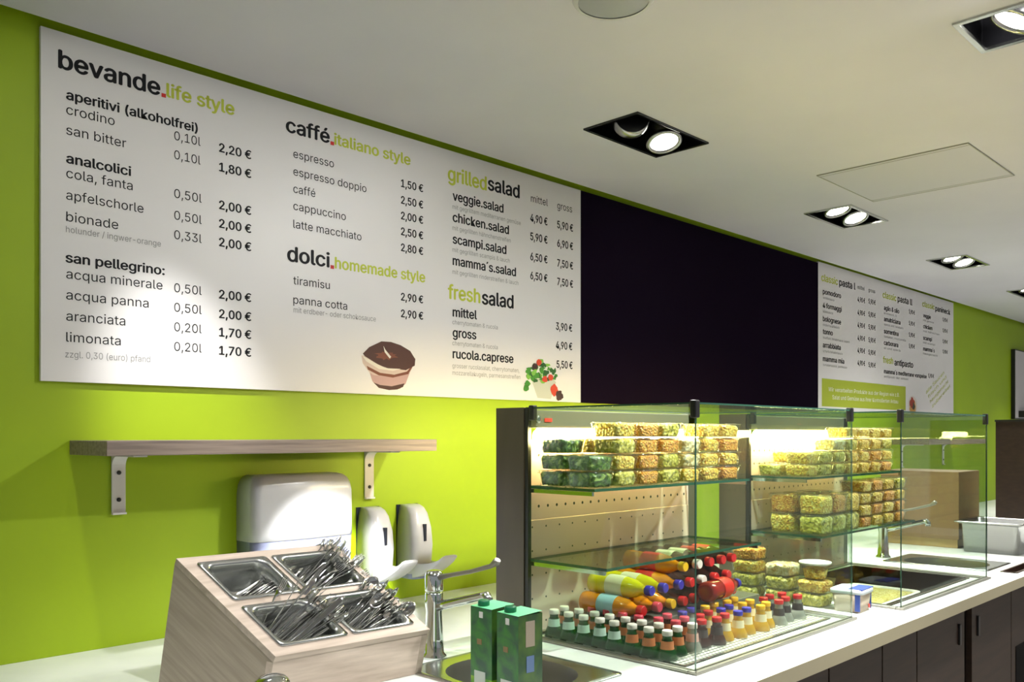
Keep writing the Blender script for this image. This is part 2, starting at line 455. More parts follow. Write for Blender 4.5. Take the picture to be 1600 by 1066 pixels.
for s, u1, v, n, nu, nv in (('mittel', 741, 495, 'cherrytomaten & rucola', 773.8, 507), ('gross', 740, 527, 'cherrytomaten & rucola', 773.8, 539.7),
        ('rucola.caprese', 798, 560, 'grosser rucolasalat, cherrytomaten,', 807.5, 575)):
    T('ink', s, 703.8, v, u1, .034, True); T('inkgrey', n, 703, nv, nu, .0165)
T('inkgrey', 'mozzarellakugeln, parmesanstreifen', 703, 586, 809, .0165)
T('ink', '3,90 €', 865, 515.6, 890, .0305, True); T('ink', '4,90 €', 865, 545, 890, .0305, True); T('ink', '5,50 €', 866, 575, 890.5, .0305, True)
set_texts(board1, -.0136)
mb = MB()
for u, v, w in ((249, 153.2, 7), (512.6, 227.6, 5.6), (512.6, 420.6, 5.6)):
    x, z = wall_at(u, v); x1 = wall_at(u + w, v)[0]; s = x1 - x
    mb.add([(x, -.0136, z), (x1, -.0136, z), (x1, -.0136, z + s * .85), (x, -.0136, z + s * .85)], [(0, 1, 2, 3)])
mb.build('red_dot', M['inkred'], board1)

T('inkgreen', 'classic', 1280, 439, 1305.5, .043, True); T('ink', 'pasta l', 1308, 446.5, 1332.8, .044, True)
T('ink', 'mittel', 1336.5, 451.5, 1347.5, .024); T('ink', 'gross', 1353.5, 456, 1364, .024)
for s, u1, n, nu, v, q, vq in (('pomodoro', 1310.4, 'tomatensauce', 1300, 459.6, '4,90 €', 471.4), ('4 formaggi', 1311.5, 'käsesauce', 1298, 481, '4,90 €', 491.7),
        ('bolognese', 1310.5, 'rinderhackfleisch', 1308, 502, '4,90 €', 511.4), ('tonno', 1297.5, 'thunfisch, tomatensauce, kapern', 1324, 522, '4,90 €', 531.6),
        ('arrabbiata', 1310, 'scharfe tomatensauce', 1313, 543, '4,90 €', 551), ('mamma mia', 1315.5, 'tomatensauce, parmesan', 1320, 564.4, '4,90 €', 570.5)):
    T('ink', s, 1282.3, v, u1, .031, True); T('inkgrey', n, 1282.3, v + 7.5, nu, .015)
    T('ink', q, 1336.7, vq, 1348, .031, True); T('ink', '5,90 €', 1353.8, vq + 3, 1364.5, .031, True)
T('inkgreen', 'classic', 1376, 465.4, 1397, .043, True); T('ink', 'pasta ll', 1399.5, 471.5, 1422, .044, True)
for s, u1, n, nu, v, vq in (('aglio & olio', 1401.5, 'knoblauch, öl', 1398, 484.5, 490), ('amatriciana', 1403.5, 'speck und zwiebeln', 1408, 502, 508),
        ('sorrentina', 1400.5, 'tomaten, mozzarella', 1412, 521, 526), ('carbonara', 1400, 'ei und speck', 1404, 539, 543.7)):
    T('ink', s, 1378, v, u1, .031, True); T('inkgrey', n, 1378, v + 6.5, nu, .015); T('ink', '5,90 €', 1417, vq, 1426, .029, True)
T('inkgreen', 'fresh', 1376.5, 567, 1392, .043, True); T('ink', 'antipasto', 1394.5, 571, 1423.4, .043, True)
T('ink', 'mamma´s mediterrane vorspeise', 1378, 583.5, 1444.5, .029, True); T('inkgrey', 'antipasti der saison', 1378, 590, 1416, .015)
T('ink', '5,90 €', 1447.5, 590, 1456, .029, True)
T('inkgreen', 'classic', 1438, 479, 1457, .04, True); T('ink', 'panineck', 1458.5, 486, 1481.5, .04, True)
for s, u1, n, nu, v, vq in (('veggie', 1451, 'mit gemüse', 1456, 496, 502), ('chicken', 1453.5, 'mit hähnchen', 1465, 513, 519), ('scampi', 1453, 'mit scampi', 1458, 531, 536), ('mamma´s', 1457, 'hausgemacht', 1462, 548, 552)):
    T('ink', s, 1439.5, v, u1, .029, True); T('inkgrey', n, 1439.5, v + 6, nu, .015); T('ink', '5,90 €', 1470, vq, 1477.5, .027, True)
mb = MB()
(x0, z0), (x1, z1) = wall_at(1280.7, 635), wall_at(1412, 604.5)
mb.add([(x0, -.0136, z0), (x1, -.0136, z0), (x1, -.0136, z1), (x0, -.0136, z1)], [(0, 1, 2, 3)])
mb.build('green_print_box', M['boxgreen'], board2)
T('inkwhite', 'Wir verarbeiten Produkte aus der Region wie z.B.', 1291, 611.5, 1402, .026)
T('inkwhite', 'Salat und Gemüse aus ihrer Kontrollierten Anbau', 1297, 624, 1400, .026)
for k, s in enumerate(('alle Saucen', 'frisch und', 'hausgemacht', 'zubereitet')):
    T('inkgreen', s, 1444 + k * 3.2, 616 + k * 7.2, 1475 + k * 3.2, .026, False, math.radians(24))
set_texts(board2, -.0142)

def blob(mb, cx, cz, rx, rz, y, n=28, j=.1, mi=0, squish=None):
    pts = []
    for k in range(n):
        a = 2 * PI * k / n; r = 1 + random.uniform(-j, j)
        pts.append((cx + rx * r * math.cos(a), y, cz + rz * r * math.sin(a)))
    mb.add([(cx, y, cz)] + pts, [(0, 1 + k, 1 + (k + 1) % n) for k in range(n)], mi)

# printed tiramisu glass
def poly(mb, pts, y, mi=0):
    q = [wall_at(*p) for p in pts]
    mb.add([(x, y, z) for x, z in q], [list(range(len(q)))[::-1]], mi)
mb = MB()
poly(mb, [(561, 556), (563, 568), (574, 583), (578, 596), (588, 606), (604, 609.5), (621, 608), (630, 600), (637, 582), (644, 568), (645.5, 560)], -.0133, 0)
poly(mb, [(574, 583), (580, 586.5), (604, 589.5), (628, 586), (636, 583), (630, 600), (621, 608), (604, 609.5), (588, 606), (578, 596)], -.0136, 1)
poly(mb, [(579.5, 598), (590, 602), (608, 604), (628, 599.5), (626, 605), (617, 609), (604, 610), (588, 606.5)], -.0139, 2)
poly(mb, [(569, 572), (590, 583), (612, 586), (632, 581), (641, 570), (640, 575), (634, 585), (610, 590.5), (588, 587), (571, 578)], -.0139, 3)
poly(mb, [(563, 553), (573, 543), (592, 534), (607, 535), (622, 540), (637, 549), (645, 562), (644, 572), (630, 579), (616, 577), (600, 576), (585, 569), (566, 557)], -.0142, 2)
poly(mb, [(562, 556), (574, 563), (590, 572), (602, 576), (622, 577), (610, 580), (588, 577), (568, 565)], -.0145, 4)
blob(mb, wall_at(600, 556)[0], wall_at(600, 556)[1], .045, .014, -.0144, mi=3, j=.3)
poly(mb, [(595, 541), (598, 547), (607, 558), (605, 561), (597, 551)], -.0147, 4)
mb.build('printed_dessert_glass', [mat('p_cream', (206, 186, 176), .6), mat('p_pink_cream', (184, 150, 146), .6), mat('p_cocoa', (66, 30, 20), .6), mat('p_cocoa_light', (112, 58, 36), .6), mat('p_white_cream', (226, 220, 208), .6)], board1)
# printed salad bowl
mb = MB()
poly(mb, [(826, 592), (862, 594), (865, 598), (857, 624), (836, 622)], -.0133, 0)
for k in range(46):
    u = random.uniform(817, 866); v = 587 + random.uniform(-24, 12) * (1 - abs(u - 842) / 34)
    x, z = wall_at(u, v); blob(mb, x, z, random.uniform(.008, .018), random.uniform(.006, .013), -.0135 - k * .00003, 9, .4, random.choice((1, 1, 2, 2, 3)))
for u, v, c in ((838, 567, 4), (856, 590, 4), (847, 593, 4), (832, 573, 5), (864, 611, 4), (872, 619, 5), (820, 600, 1), (818, 607, 1)):
    x, z = wall_at(u, v); blob(mb, x, z, .017, .013, -.0152, 12, .15, c)
x, z = wall_at(861.5, 610); blob(mb, x, z, .022, .026, -.0153, 16, .1, 4)
x, z = wall_at(869, 618); blob(mb, x, z, .022, .02, -.0155, 14, .25, 5)
mb.build('printed_salad_bowl', [mat('p_bowl', (186, 190, 178), .6), mat('p_green', (60, 130, 40), .6), mat('p_green_dark', (28, 82, 28), .6), mat('p_green_light', (120, 176, 70), .6), mat('p_tomato', (192, 62, 34), .6), mat('p_olive', (54, 30, 30), .6)], board1)
# printed plate of pasta
mb = MB(); x, z = wall_at(1423, 634)
blob(mb, x, z, .088, .072, -.0134, 30, .02, 0); blob(mb, x, z - .012, .062, .06, -.0136, 26, .08, 1); blob(mb, x - .012, z + .016, .045, .042, -.0138, 20, .2, 2); blob(mb, x + .02, z - .008, .024, .028, -.014, 12, .3, 3)
mb.build('printed_pasta_plate', [mat('p_plate', (216, 208, 200), .6), mat('p_pasta', (196, 150, 74), .6), mat('p_sauce', (150, 52, 26), .6), mat('p_basil', (50, 56, 34), .6)], board2)

# ------------------------------------------------------------------ framed notice at the far end
t = thing('framed_notice', 'white notice in a dark frame on the green wall beyond the pasta menu', 'notice', (X(3.695), 0, Z(.06)))
MB().box(0, 1.0, -.035, -.001, 0, .66).build('frame', M['black'], t, bevel=.003)
MB().box(.012, .988, -.039, -.035, .012, .648).build('sheet', mat('notice_paper', (206, 202, 204), .5), t)
MB().box(.10, .4, -.09, -.0395, .02, .08).build('clip', M['black'], t)

# ------------------------------------------------------------------ wall shelves
def wall_shelf(x0, x1, zt, label, xb):
    t = thing('wall_shelf', label, 'shelf', (x0, 0, zt))
    MB().box(0, x1 - x0, -.258, -.001, -.038, 0).build('board', M['shelfwood'], t, bevel=.0015)
    for xx in xb:
        b = xx - x0; h = .019
        m = MB(); n = 6; r = .03
        prof = [(0, -.205), (0, -.04 - r)]
        # L profile in (out, z): a strap 5 mm thick bent at the corner
        outer = [(-.001, -.2), (-.001, -.0385), (-.15, -.0385)]
        pin = [(-.006, -.2)] + [(-.006 - r + r * math.cos(a), -.0445 - r + r * math.sin(a)) for a in [PI / 2 * k / n for k in range(n + 1)]] + [(-.15, -.0445)]
        pts = [(-.001, -.2), (-.001, -.0385), (-.15, -.0385), (-.15, -.0445)] + [(-.006 - r + r * math.cos(a), -.0445 - r + r * math.sin(a)) for a in [PI / 2 - PI / 2 * k / n for k in range(n + 1)]] + [(-.006, -.2)]
        ring0 = [(b - h, y, z) for y, z in pts]; ring1 = [(b + h, y, z) for y, z in pts]
        m.loft([ring0, ring1], smooth=False)
        m.box(b - h, b + h, -.014, -.001, -.206, -.2)
        br = m.build('bracket', M['bracket'], t, bevel=.001)
        for zz in (-.09, -.165):
            MB().lathe([(.006, 0), (.006, .003), (.003, .004)], 12, T=Matrix.Translation((b, -.006, zz)) @ Matrix.Rotation(PI / 2, 4, 'X')).build('screw', M['black'], br)
    return t
wall_shelf(X(.34), X(.767), Z(-.0057), 'grey brown wooden wall shelf on white brackets above the towel dispenser', (X(.391), X(.731)))
wall_shelf(X(2.56), X(3.05), Z(-.012), 'wooden wall shelf on white brackets below the pasta menu', (X(2.63), X(2.97)))

# ------------------------------------------------------------------ towel dispenser
t = thing('towel_dispenser', 'white paper towel dispenser with blue grey base under the wall shelf', 'towel dispenser', (X(.606), 0, Z(-.215)))
def disp_rings(z0, z1, hw, dep, r, corner, nz=8, top=True):
    rings = []
    for k in range(nz + 1):
        f = k / nz; z = z0 + (z1 - z0) * f; q = 0
        if top and z1 - z < corner: q = corner - math.sqrt(max(corner ** 2 - (corner - (z1 - z)) ** 2, 0))
        rings.append((z, q))
    return rings
m = MB(); hw = .182; H = .415; rings = []
prof = [(0, 0), (.26, 0), (.31, .0), (.36, .001), (.385, .005), (.402, .013), (.411, .024), (.415, .036)]
zb = .215
def dring(z, q, hw, dep, bulge=.012, n=10):
    h = hw - q; d = dep - q * .8
    pts = [(-h, 0, z), (-h, -d + .03, z)]
    for k in range(n + 1):
        a = math.radians(180 + 90 * k / n); pts.append((-h + .03 + .03 * math.cos(a), -d + .03 + .03 * math.sin(a), z))
    for k in range(1, 6):
        f = k / 6; pts.append((-h + .03 + (2 * h - .06) * f, -d - bulge * math.sin(PI * f), z))
    for k in range(n + 1):
        a = math.radians(270 + 90 * k / n); pts.append((h - .03 + .03 * math.cos(a), -d + .03 + .03 * math.sin(a), z))
    pts += [(h, 0, z)]
    return pts[::-1]
m.loft([dring(z, q, hw, .108) for z, q in [(zb, 0)] + prof[1:]], T=None)
m.build('cover', M['whiteplastic'], t)
m = MB().loft([dring(0, .01, hw, .10), dring(.01, .003, hw, .10), dring(zb, 0.001, hw, .1065)])
m.build('lower_tray', M['greyplastic'], t)
MB().box(.075, .10, -.1205, -.112, .15, .164).build('badge', M['greyplastic'], t)

# ------------------------------------------------------------------ soap dispensers
def soap(x, label):
    t = thing('soap_dispenser', label, 'soap dispenser', (x, 0, Z(-.203)), 0, 'soap dispensers on the green wall')
    hw = .045
    def sring(z, hw, dep, n=6, y0=0.0):
        r = .025; pts = [(-hw, y0, z)]
        for k in range(n + 1):
            a = math.radians(180 + 90 * k / n); pts.append((-hw + r + r * math.cos(a), -dep + r + r * math.sin(a), z))
        for k in range(n + 1):
            a = math.radians(270 + 90 * k / n); pts.append((hw - r + r * math.cos(a), -dep + r + r * math.sin(a), z))
        pts.append((hw, y0, z)); return pts[::-1]
    MB().loft([sring(.02, .043, .085), sring(.06, .046, .10), sring(.12, .047, .105), sring(.18, .045, .10), sring(.23, .040, .085), sring(.25, .036, .07), sring(.26, .031, .052)]).build('body', M['whiteplastic'], t)
    MB().loft([sring(.0, .036, .082), sring(.006, .04, .086), sring(.02, .04, .086)]).build('base', M['greyplastic'], t)
    MB().box(-.005, .005, -.1065, -.098, .135, .195).build('sight_window', M['slot'], t)
    MB().box(-.0475, .0475, -.004, -.001, .02, .26).build('back_plate', M['slot'], t)
    # elbow lever: a curved scoop leaving the body towards the room
    m = MB(); rings = []
    for k in range(9):
        f = k / 8; y = -.085 - .15 * f; z = .048 + .042 * f ** 2 + (.005 if k == 8 else 0); w = .044 - .010 * f; th = .034 * (1 - f) + .006
        rings.append([(-w, y, z - th), (w, y, z - th), (w, y, z + .014 * (1 - f)), (w * .6, y, z + .004), (-w * .6, y, z + .004), (-w, y, z + .014 * (1 - f))])
    m.loft(rings, smooth=True); m.build('lever', M['whiteplastic'], t, bevel=.002)
    return t
soap(X(.729), 'white soap dispenser beside the towel dispenser, its lever pointing outward')
soap(X(.798), 'white soap dispenser further from the towel dispenser, nearer the showcase')

# ------------------------------------------------------------------ worktop with openings
COUNTER = Z(-.234); CF = Y(.423)
SINK = [(X(.55), X(.69), Y(.53), Y(.695)), (X(1.65), X(1.785), Y(.484), Y(.66))]
WELL = [(X(.756), X(1.088), Y(.50), Y(.695)), (X(1.222), X(1.553), Y(.480), Y(.675))]
TRAY = (X(1.66), X(1.90), Y(.440), Y(.467))
holes = SINK + WELL + [TRAY]
xs = sorted({-1.6, 9.0} | {v for h in holes for v in h[:2]}); ys = sorted({CF, -.001} | {v for h in holes for v in h[2:4]})
mb = MB(); th = .04
for i in range(len(xs) - 1):
    for j in range(len(ys) - 1):
        cx, cy = (xs[i] + xs[i + 1]) / 2, (ys[j] + ys[j + 1]) / 2
        if any(h[0] < cx < h[1] and h[2] < cy < h[3] for h in holes): continue
        for zz, fl in ((COUNTER, (0, 1, 2, 3)), (COUNTER - th, (0, 3, 2, 1))):
            mb.add([(xs[i], ys[j], zz), (xs[i + 1], ys[j], zz), (xs[i + 1], ys[j + 1], zz), (xs[i], ys[j + 1], zz)], [fl])
mb.add([(-1.6, CF, COUNTER - th), (9, CF, COUNTER - th), (9, CF, COUNTER), (-1.6, CF, COUNTER)], [(0, 1, 2, 3)], 1)
worktop = tag(mb.build('worktop', [M['counter'], M['counteredge']]), 'long white worktop running under the menu wall with sinks and cold wells', 'worktop')

# cabinets below
def cabinet(x0, x1, label, handle=None, dark=None):
    t = thing('base_cabinet', label, 'cabinet', ((x0 + x1) / 2, Y(.445), 0), 0, 'dark brown cabinets under the worktop')
    w = (x1 - x0) / 2
    MB().box(-w + .002, w - .002, 0.005, 1.25, .10, COUNTER - .29).build('body', M['brown'], t)
    dm = MB().box(-w + .004, w - .004, -.018, .004, .10, COUNTER - th - .012).build('door', M['brown'], t, bevel=.001)
    if handle:
        hx = handle - (x0 + x1) / 2
        MB().box(hx - .008, hx + .008, -.026, -.0175, COUNTER - .175, COUNTER - .1).build('handle', M['black'], dm, bevel=.002)
    if dark:
        MB().box(-w + dark, w - .05, -.0205, -.0175, .14, COUNTER - .30).build('vent_panel', mat('matt_black', (14, 13, 13), .8, spec=.1), dm)
    return t
cabinet(X(-.6), X(.28), 'dark brown base cabinet under the worktop before the cutlery box')
cabinet(X(.28), X(.62), 'dark brown base cabinet under the first sink')
cabinet(X(.62), X(.945), 'dark brown cabinet door with handle under the near showcase corner', X(.933))
cabinet(X(.945), X(1.092), 'plain narrow dark brown cabinet front under the near showcase, left of the seam')
cabinet(X(1.092), X(1.205), 'narrowest dark brown cabinet front, between the two showcases')
cabinet(X(1.205), X(1.392), 'dark brown cabinet with handle beside the black post', X(1.366))
tag(MB().box(X(1.393), X(1.421), Y(.447), Y(.47), .0, COUNTER - th - .005).build('black_post', M['black']), 'black post standing between two brown cabinets under the worktop', 'post')
cabinet(X(1.422), X(1.62), 'dark brown cabinet with handle just beyond the black post', X(1.4485))
cabinet(X(1.62), X(2.3), 'wide dark brown cabinet with a black vent, farthest under the worktop', None, .06)
tag(MB().box(X(.28), X(2.3), Y(.46), Y(.48), 0, .098).build('plinth', M['black']), 'black plinth running below the brown cabinets', 'plinth')

# sinks
def sink(h, label, r_bowl):
    x0, x1, y0, y1 = h
    cx, cy = (x0 + x1) / 2, (y0 + y1) / 2; hx, hy = (x1 - x0) / 2, (y1 - y0) / 2
    t = thing('sink', label, 'sink', (cx, cy, COUNTER), 0, 'steel sinks in the worktop')
    bx_, by_, br = hx * .80, hy * .80, min(hx, hy) * .72
    m = MB()
    o1 = rr(hx + .006, hy + .006, .02, .0005, 8); o2 = rr(hx + .006, hy + .006, .02, .003, 8); i2 = rr(hx - .012, hy - .012, .03, .004, 8); i1 = rr(bx_, by_, br, .0, 8)
    m.loft([o1, o2, i2, i1], cap0=False, cap1=False)
    m.build('rim', M['steel'], t)
    m = MB().loft([rr(bx_, by_, br, .0, 8), rr(bx_ - .004, by_ - .004, br, -.02, 8), rr(bx_ - .01, by_ - .01, br, -.12, 8), rr(bx_ * .8, by_ * .8, br * .8, -.145, 8), rr(.02, .02, .019, -.15, 8)], cap0=False, cap1=True)
    bo = m.build('bowl', M['steeldull'], t)
    MB().lathe([(.026, -.149), (.024, -.145), (.01, -.146)], 24).build('drain', M['chrome'], bo)
    return t
sink(SINK[0], 'round bowled steel sink sunk in the worktop behind the juice cartons', 0)
sink(SINK[1], 'rectangular steel sink beyond the far showcase', 0)

def faucet(x, y, label):
    t = thing('faucet', label, 'faucet', (x, y, COUNTER), 0, 'long lever chrome faucets')
    MB().lathe([(.034, 0), (.034, .006), (.026, .014), (.024, .05), (.021, .12), (.024, .14), (.024, .168), (.0225, .172)], 28).build('column', M['chrome'], t)
    MB().tube([(0, -.01, .135), (0, -.05, .146), (0, -.10, .160), (0, -.15, .174), (0, -.185, .184), (0, -.20, .186), (0, -.205, .180), (0, -.205, .165)], [.013, .0125, .012, .0115, .011, .0125, .0125, .012], 16).build('spout', M['chrome'], t)
    cp = MB().lathe([(.0235, .174), (.0245, .18), (.0245, .215), (.021, .226), (.012, .229)], 28).build('lever_cap', M['chrome'], t)
    MB().tube([(0, -.02, .212), (0, -.06, .222), (0, -.14, .240), (0, -.215, .262), (0, -.235, .274), (0, -.24, .280)], [.008, .006, .0055, .006, .010, .008], 12).build('lever', M['steeldull'], cp)
    return t
faucet(X(.605), Y(.712), 'chrome mixer faucet with long lever behind the near sink')
faucet(X(1.70), Y(.68), 'chrome mixer faucet with long lever behind the far sink')

# ------------------------------------------------------------------ cutlery box
A, B, Dd, Cc = F(.356, .778, -.1118), F(.517, .766, -.1118), F(.3935, .6706, -.1885), F(.5544, .658, -.1885)
lean = .31
def foot(p): return Vector((p.x, p.y + lean * (p.z - COUNTER), COUNTER + .001))
t = thing('cutlery_box', 'pale wooden sloping cutlery box with four steel pans on the worktop', 'cutlery box', (0, 0, 0))
cutbox = t
es = (B - A).normalized(); et = (Dd - A).normalized(); nn = et.cross(es).normalized()
if nn.z < 0: nn = -nn
Ws, Wt = (B - A).length, (Dd - A).length
TM = Matrix(((es.x, et.x, nn.x, A.x), (es.y, et.y, nn.y, A.y), (es.z, et.z, nn.z, A.z), (0, 0, 0, 1)))
# pan openings (s0,s1,t0,t1) as fractions
PAN = [(.10, .46, .10, .44), (.55, .91, .10, .44), (.10, .46, .56, .90), (.55, .91, .56, .90)]
ss = sorted({0, 1} | {v for p in PAN for v in p[:2]}); ts = sorted({0, 1} | {v for p in PAN for v in p[2:]})
m = MB()
for i in range(len(ss) - 1):
    for j in range(len(ts) - 1):
        cs, ct = (ss[i] + ss[i + 1]) / 2, (ts[j] + ts[j + 1]) / 2
        if any(p[0] < cs < p[1] and p[2] < ct < p[3] for p in PAN): continue
        s0, s1, t0, t1 = ss[i] * Ws, ss[i + 1] * Ws, ts[j] * Wt, ts[j + 1] * Wt
        m.add([(s0, t0, 0), (s1, t0, 0), (s1, t1, 0), (s0, t1, 0)], [(0, 1, 2, 3)], 0, False, TM)
for q in ([(0, 0), (1, 0)], [(1, 0), (1, 1)], [(1, 1), (0, 1)], [(0, 1), (0, 0)]):
    (a0, b0), (a1, b1) = q
    m.add([(a0 * Ws, b0 * Wt, 0), (a1 * Ws, b1 * Wt, 0), (a1 * Ws, b1 * Wt, -.018), (a0 * Ws, b0 * Wt, -.018)], [(0, 1, 2, 3)], 0, False, TM)
m.build('top_board', M['wood'], t)
def quad(name, p, q, mm='wood'):
    inset = lambda v: v - nn * .018
    a_, b_ = inset(p), inset(q); c_, d_ = foot(q), foot(p)
    ctr = (A + B + Cc + Dd) / 4
    ofs = (ctr - (p + q) / 2); ofs.z = 0; ofs = ofs.normalized() * .018
    MB().add([a_, b_, c_, d_, a_ + ofs, b_ + ofs, c_ + ofs, d_ + ofs], [(0, 1, 2, 3), (4, 7, 6, 5), (0, 4, 5, 1), (1, 5, 6, 2), (2, 6, 7, 3), (3, 7, 4, 0)]).build(name, M[mm], t)
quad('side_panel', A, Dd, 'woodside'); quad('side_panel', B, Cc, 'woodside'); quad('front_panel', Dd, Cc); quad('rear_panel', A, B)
where = ['emptiest rear pan of the cutlery box', 'full rear pan nearest the soap dispensers', 'front pan nearest the chrome shaker', 'front pan nearest the faucet']
for k, (s0, s1, t0, t1) in enumerate(PAN):
    cx, cy = (s0 + s1) / 2 * Ws, (t0 + t1) / 2 * Wt; hx, hy = (s1 - s0) / 2 * Ws, (t1 - t0) / 2 * Wt
    m = MB(); r = .022
    m.loft([rr(hx + .012, hy + .010, .008, .001), rr(hx + .012, hy + .010, .008, .004), rr(hx + .002, hy + .001, r, .004), rr(hx - .004, hy - .004, r, -.002), rr(hx - .007, hy - .007, r, -.03),
            rr(hx - .012, hy - .010, r, -.078), rr(hx - .022, hy - .02, r, -.084)], cap0=False, cap1=True, T=TM @ Matrix.Translation((cx, cy, 0)))
    m.build('steel_pan', M['steel'], t, bevel=0)

# cutlery pieces, built along +x, handle end at 0
def strip(m, stations, seg=8, z=lambda x: 0, hollow=0):
    rings = []
    for x, w, h, zz in stations:
        rings.append([(x, w * math.cos(2 * PI * i / seg), zz + h * math.sin(2 * PI * i / seg) + hollow * 0) for i in range(seg)])
    m.loft(rings)
m = MB(); strip(m, [(0, .004, .001, 0), (.004, .009, .0014, 0), (.05, .0065, .0016, .001), (.10, .0032, .0018, .003), (.125, .0028, .002, .004)])
bowl = []
for kx in range(9):
    f = kx / 8; x = .125 + .055 * f; w = max(.0012, .0195 * math.sin(PI * min(1, f * .93 + .05)) ** .6)
    dz = -.008 * math.sin(PI * f)
    bowl.append([(x, w * c, .004 + dz * (1 - c * c) + .0 * c) for c in (-1, -.7, -.35, 0, .35, .7, 1)] + [(x, w * c, .0028 + (dz) * (1 - c * c)) for c in (1, .7, .35, 0, -.35, -.7, -1)])
m.loft(bowl)
spoon0 = m.build('spoon', M['cutlery'])
m = MB(); strip(m, [(0, .004, .001, 0), (.004, .0095, .0014, 0), (.05, .0065, .0016, .001), (.10, .0032, .0018, .003), (.12, .003, .0018, .004), (.132, .010, .0013, .003), (.142, .012, .0012, .001)])
for k in range(4):
    y = -.0093 + .0062 * k
    m.loft([[(x, y + sy * .0019 * g, zc + sz * .001) for sy, sz in ((-1, -1), (1, -1), (1, 1), (-1, 1))] for x, zc, g in ((.138, .001, 1), (.155, -.001, 1), (.172, .001, .9), (.186, .005, .5))])
fork0 = m.build('fork', M['cutlery'])
m = MB(); strip(m, [(0, .004, .002, 0), (.005, .0095, .003, 0), (.05, .009, .0035, 0), (.10, .007, .003, 0), (.11, .008, .0012, 0), (.16, .010, .0009, 0), (.19, .008, .0008, .0), (.205, .001, .0006, 0)])
knife0 = m.build('knife', M['cutlery'])
first = {'spoon': spoon0, 'fork': fork0, 'knife': knife0}; used = set()
plan = [(14, 'fork', 0), (34, 'fork', 1), (34, 'knife', 2), (28, 'spoon', 3)]
for n, kind0, k in plan:
    s0, s1, t0, t1 = PAN[k]; cx, cy = (s0 + s1) / 2 * Ws, (t0 + t1) / 2 * Wt; hy = (t1 - t0) / 2 * Wt; hx_ = (s1 - s0) / 2 * Ws
    cols_ = 4; rows_ = math.ceil(n / cols_)
    for q in range(n):
        kind = kind0 if q % 7 else {'spoon': 'fork', 'fork': 'spoon', 'knife': 'fork'}[kind0]
        layer, row = q % cols_, q // cols_
        f = (row + .5) / rows_ + random.uniform(-.03, .03)
        if k == 0: f = .45 + .5 * f
        tt = hy * (2 * f - 1) * .74
        st = -hx_ * .66 + layer * .011 + (.012 if k == 0 else 0)
        start = Vector((cx + st, cy + tt, -.074 + layer * .003 + random.uniform(0, .004)))
        el = math.radians((34 if k else 24) - layer * 2.5 + random.uniform(-4, 5)); az = math.radians((f - .5) * 26 + random.uniform(-6, 6) - 8)
        if k == 2 and q in (0, 5): el = math.radians(66); 
        if k and q % 8 == 3: el += math.radians(12)
        d = Vector((math.cos(el) * math.cos(az), math.cos(el) * math.sin(az), math.sin(el)))
        side = Vector((-math.sin(az), math.cos(az), 0)); roll = random.uniform(.7, 1.5) if q % 3 else random.uniform(-.5, .5)
        up = d.cross(side).normalized() * -1
        if up.z < 0: up = -up
        side2 = up.cross(d); R = Matrix((d, side2, up)).transposed().to_4x4() @ Matrix.Rotation(roll, 4, 'X')
        W = TM @ Matrix.Translation(start) @ R @ Matrix.Scale(.84, 4)
        o = first[kind] if kind not in used else first[kind].copy()
        if kind in used: C.objects.link(o)
        used.add(kind)
        o.matrix_world = W
        tag(o, f'steel {kind} bundled in the {where[k]}', kind, f'cutlery in the {where[k]}')

# chrome shaker before the cutlery box
t = thing('shaker', 'domed chrome shaker on the worktop before the cutlery box', 'shaker', (X(.353), Y(.606), COUNTER))
MB().lathe([(.030, 0), (.033, .004), (.034, .09), (.033, .094)], 32).build('jar', M['steel'], t)
MB().lathe([(.036, .094), (.036, .104), (.033, .114), (.024, .123), (.010, .127), (.001, .1275)], 32).build('lid', M['chrome'], t)

# ------------------------------------------------------------------ juice cartons
cart = noisy(mat('carton_print', (34, 106, 30), 0.35, coat=.2), (8, 68, 44), scale=(1, 1, .8), nscale=22, detail=4, lo=.38, hi=.62, dist=1.5)
cart_side = noisy(mat('carton_side_print', (16, 58, 22), 0.35, coat=.2), (70, 100, 20), nscale=16, detail=3, lo=.45, hi=.7)
lime = noisy(mat('carton_lime', (120, 160, 30), 0.4), (60, 130, 30), nscale=30, lo=.4, hi=.6)
topg = mat('carton_top', (110, 206, 150), .4); capg = mat('carton_cap', (10, 96, 62), .35)
t = thing('juice_carton', 'green juice carton on the worktop, the one standing nearer the customer side of the sink', 'carton', (X(.553), Y(.536), COUNTER), math.radians(-94), 'green juice cartons by the sink')
m = MB(); s = .035
m.loft([[(x, y, z) for x, y in ((-s, -s), (s, -s), (s, s), (-s, s))] for z in (0.001, .042)], mi=2, smooth=False, cap1=False)
for (q0, q1, mi) in (((-s, -s), (s, -s), 0), ((s, -s), (s, s), 1), ((s, s), (-s, s), 0), ((-s, s), (-s, -s), 0)):
    m.add([(*q0, .042), (*q1, .042), (*q1, .199), (*q0, .199)], [(0, 1, 2, 3)], mi)
m.add([(-s, -s, .199), (s, -s, .199), (s, s, .203), (-s, s, .203)], [(0, 1, 2, 3)], 3)
m.build('box', [cart, cart_side, lime, topg], t, bevel=.0012)
MB().lathe([(.013, .199), (.0135, .203), (.0135, .211), (.011, .213)], 20, T=Matrix.Translation((-.012, -.016, 0))).build('screw_cap', capg, t)
MB().box(-.006, .006, -s - .0012, -s + .0002, .176, .190).build('seal_mark', mat('seal', (190, 190, 186), .5), t, bevel=.002)
MB().box(s - .0002, s + .0008, -.014, .012, .13, .185).build('facts_panel', mat('facts', (140, 128, 112), .5), t)
MB().box(s - .0002, s + .0010, -.012, .010, .075, .11).build('picture_panel', mat('picture_blue', (82, 104, 140), .5), t)
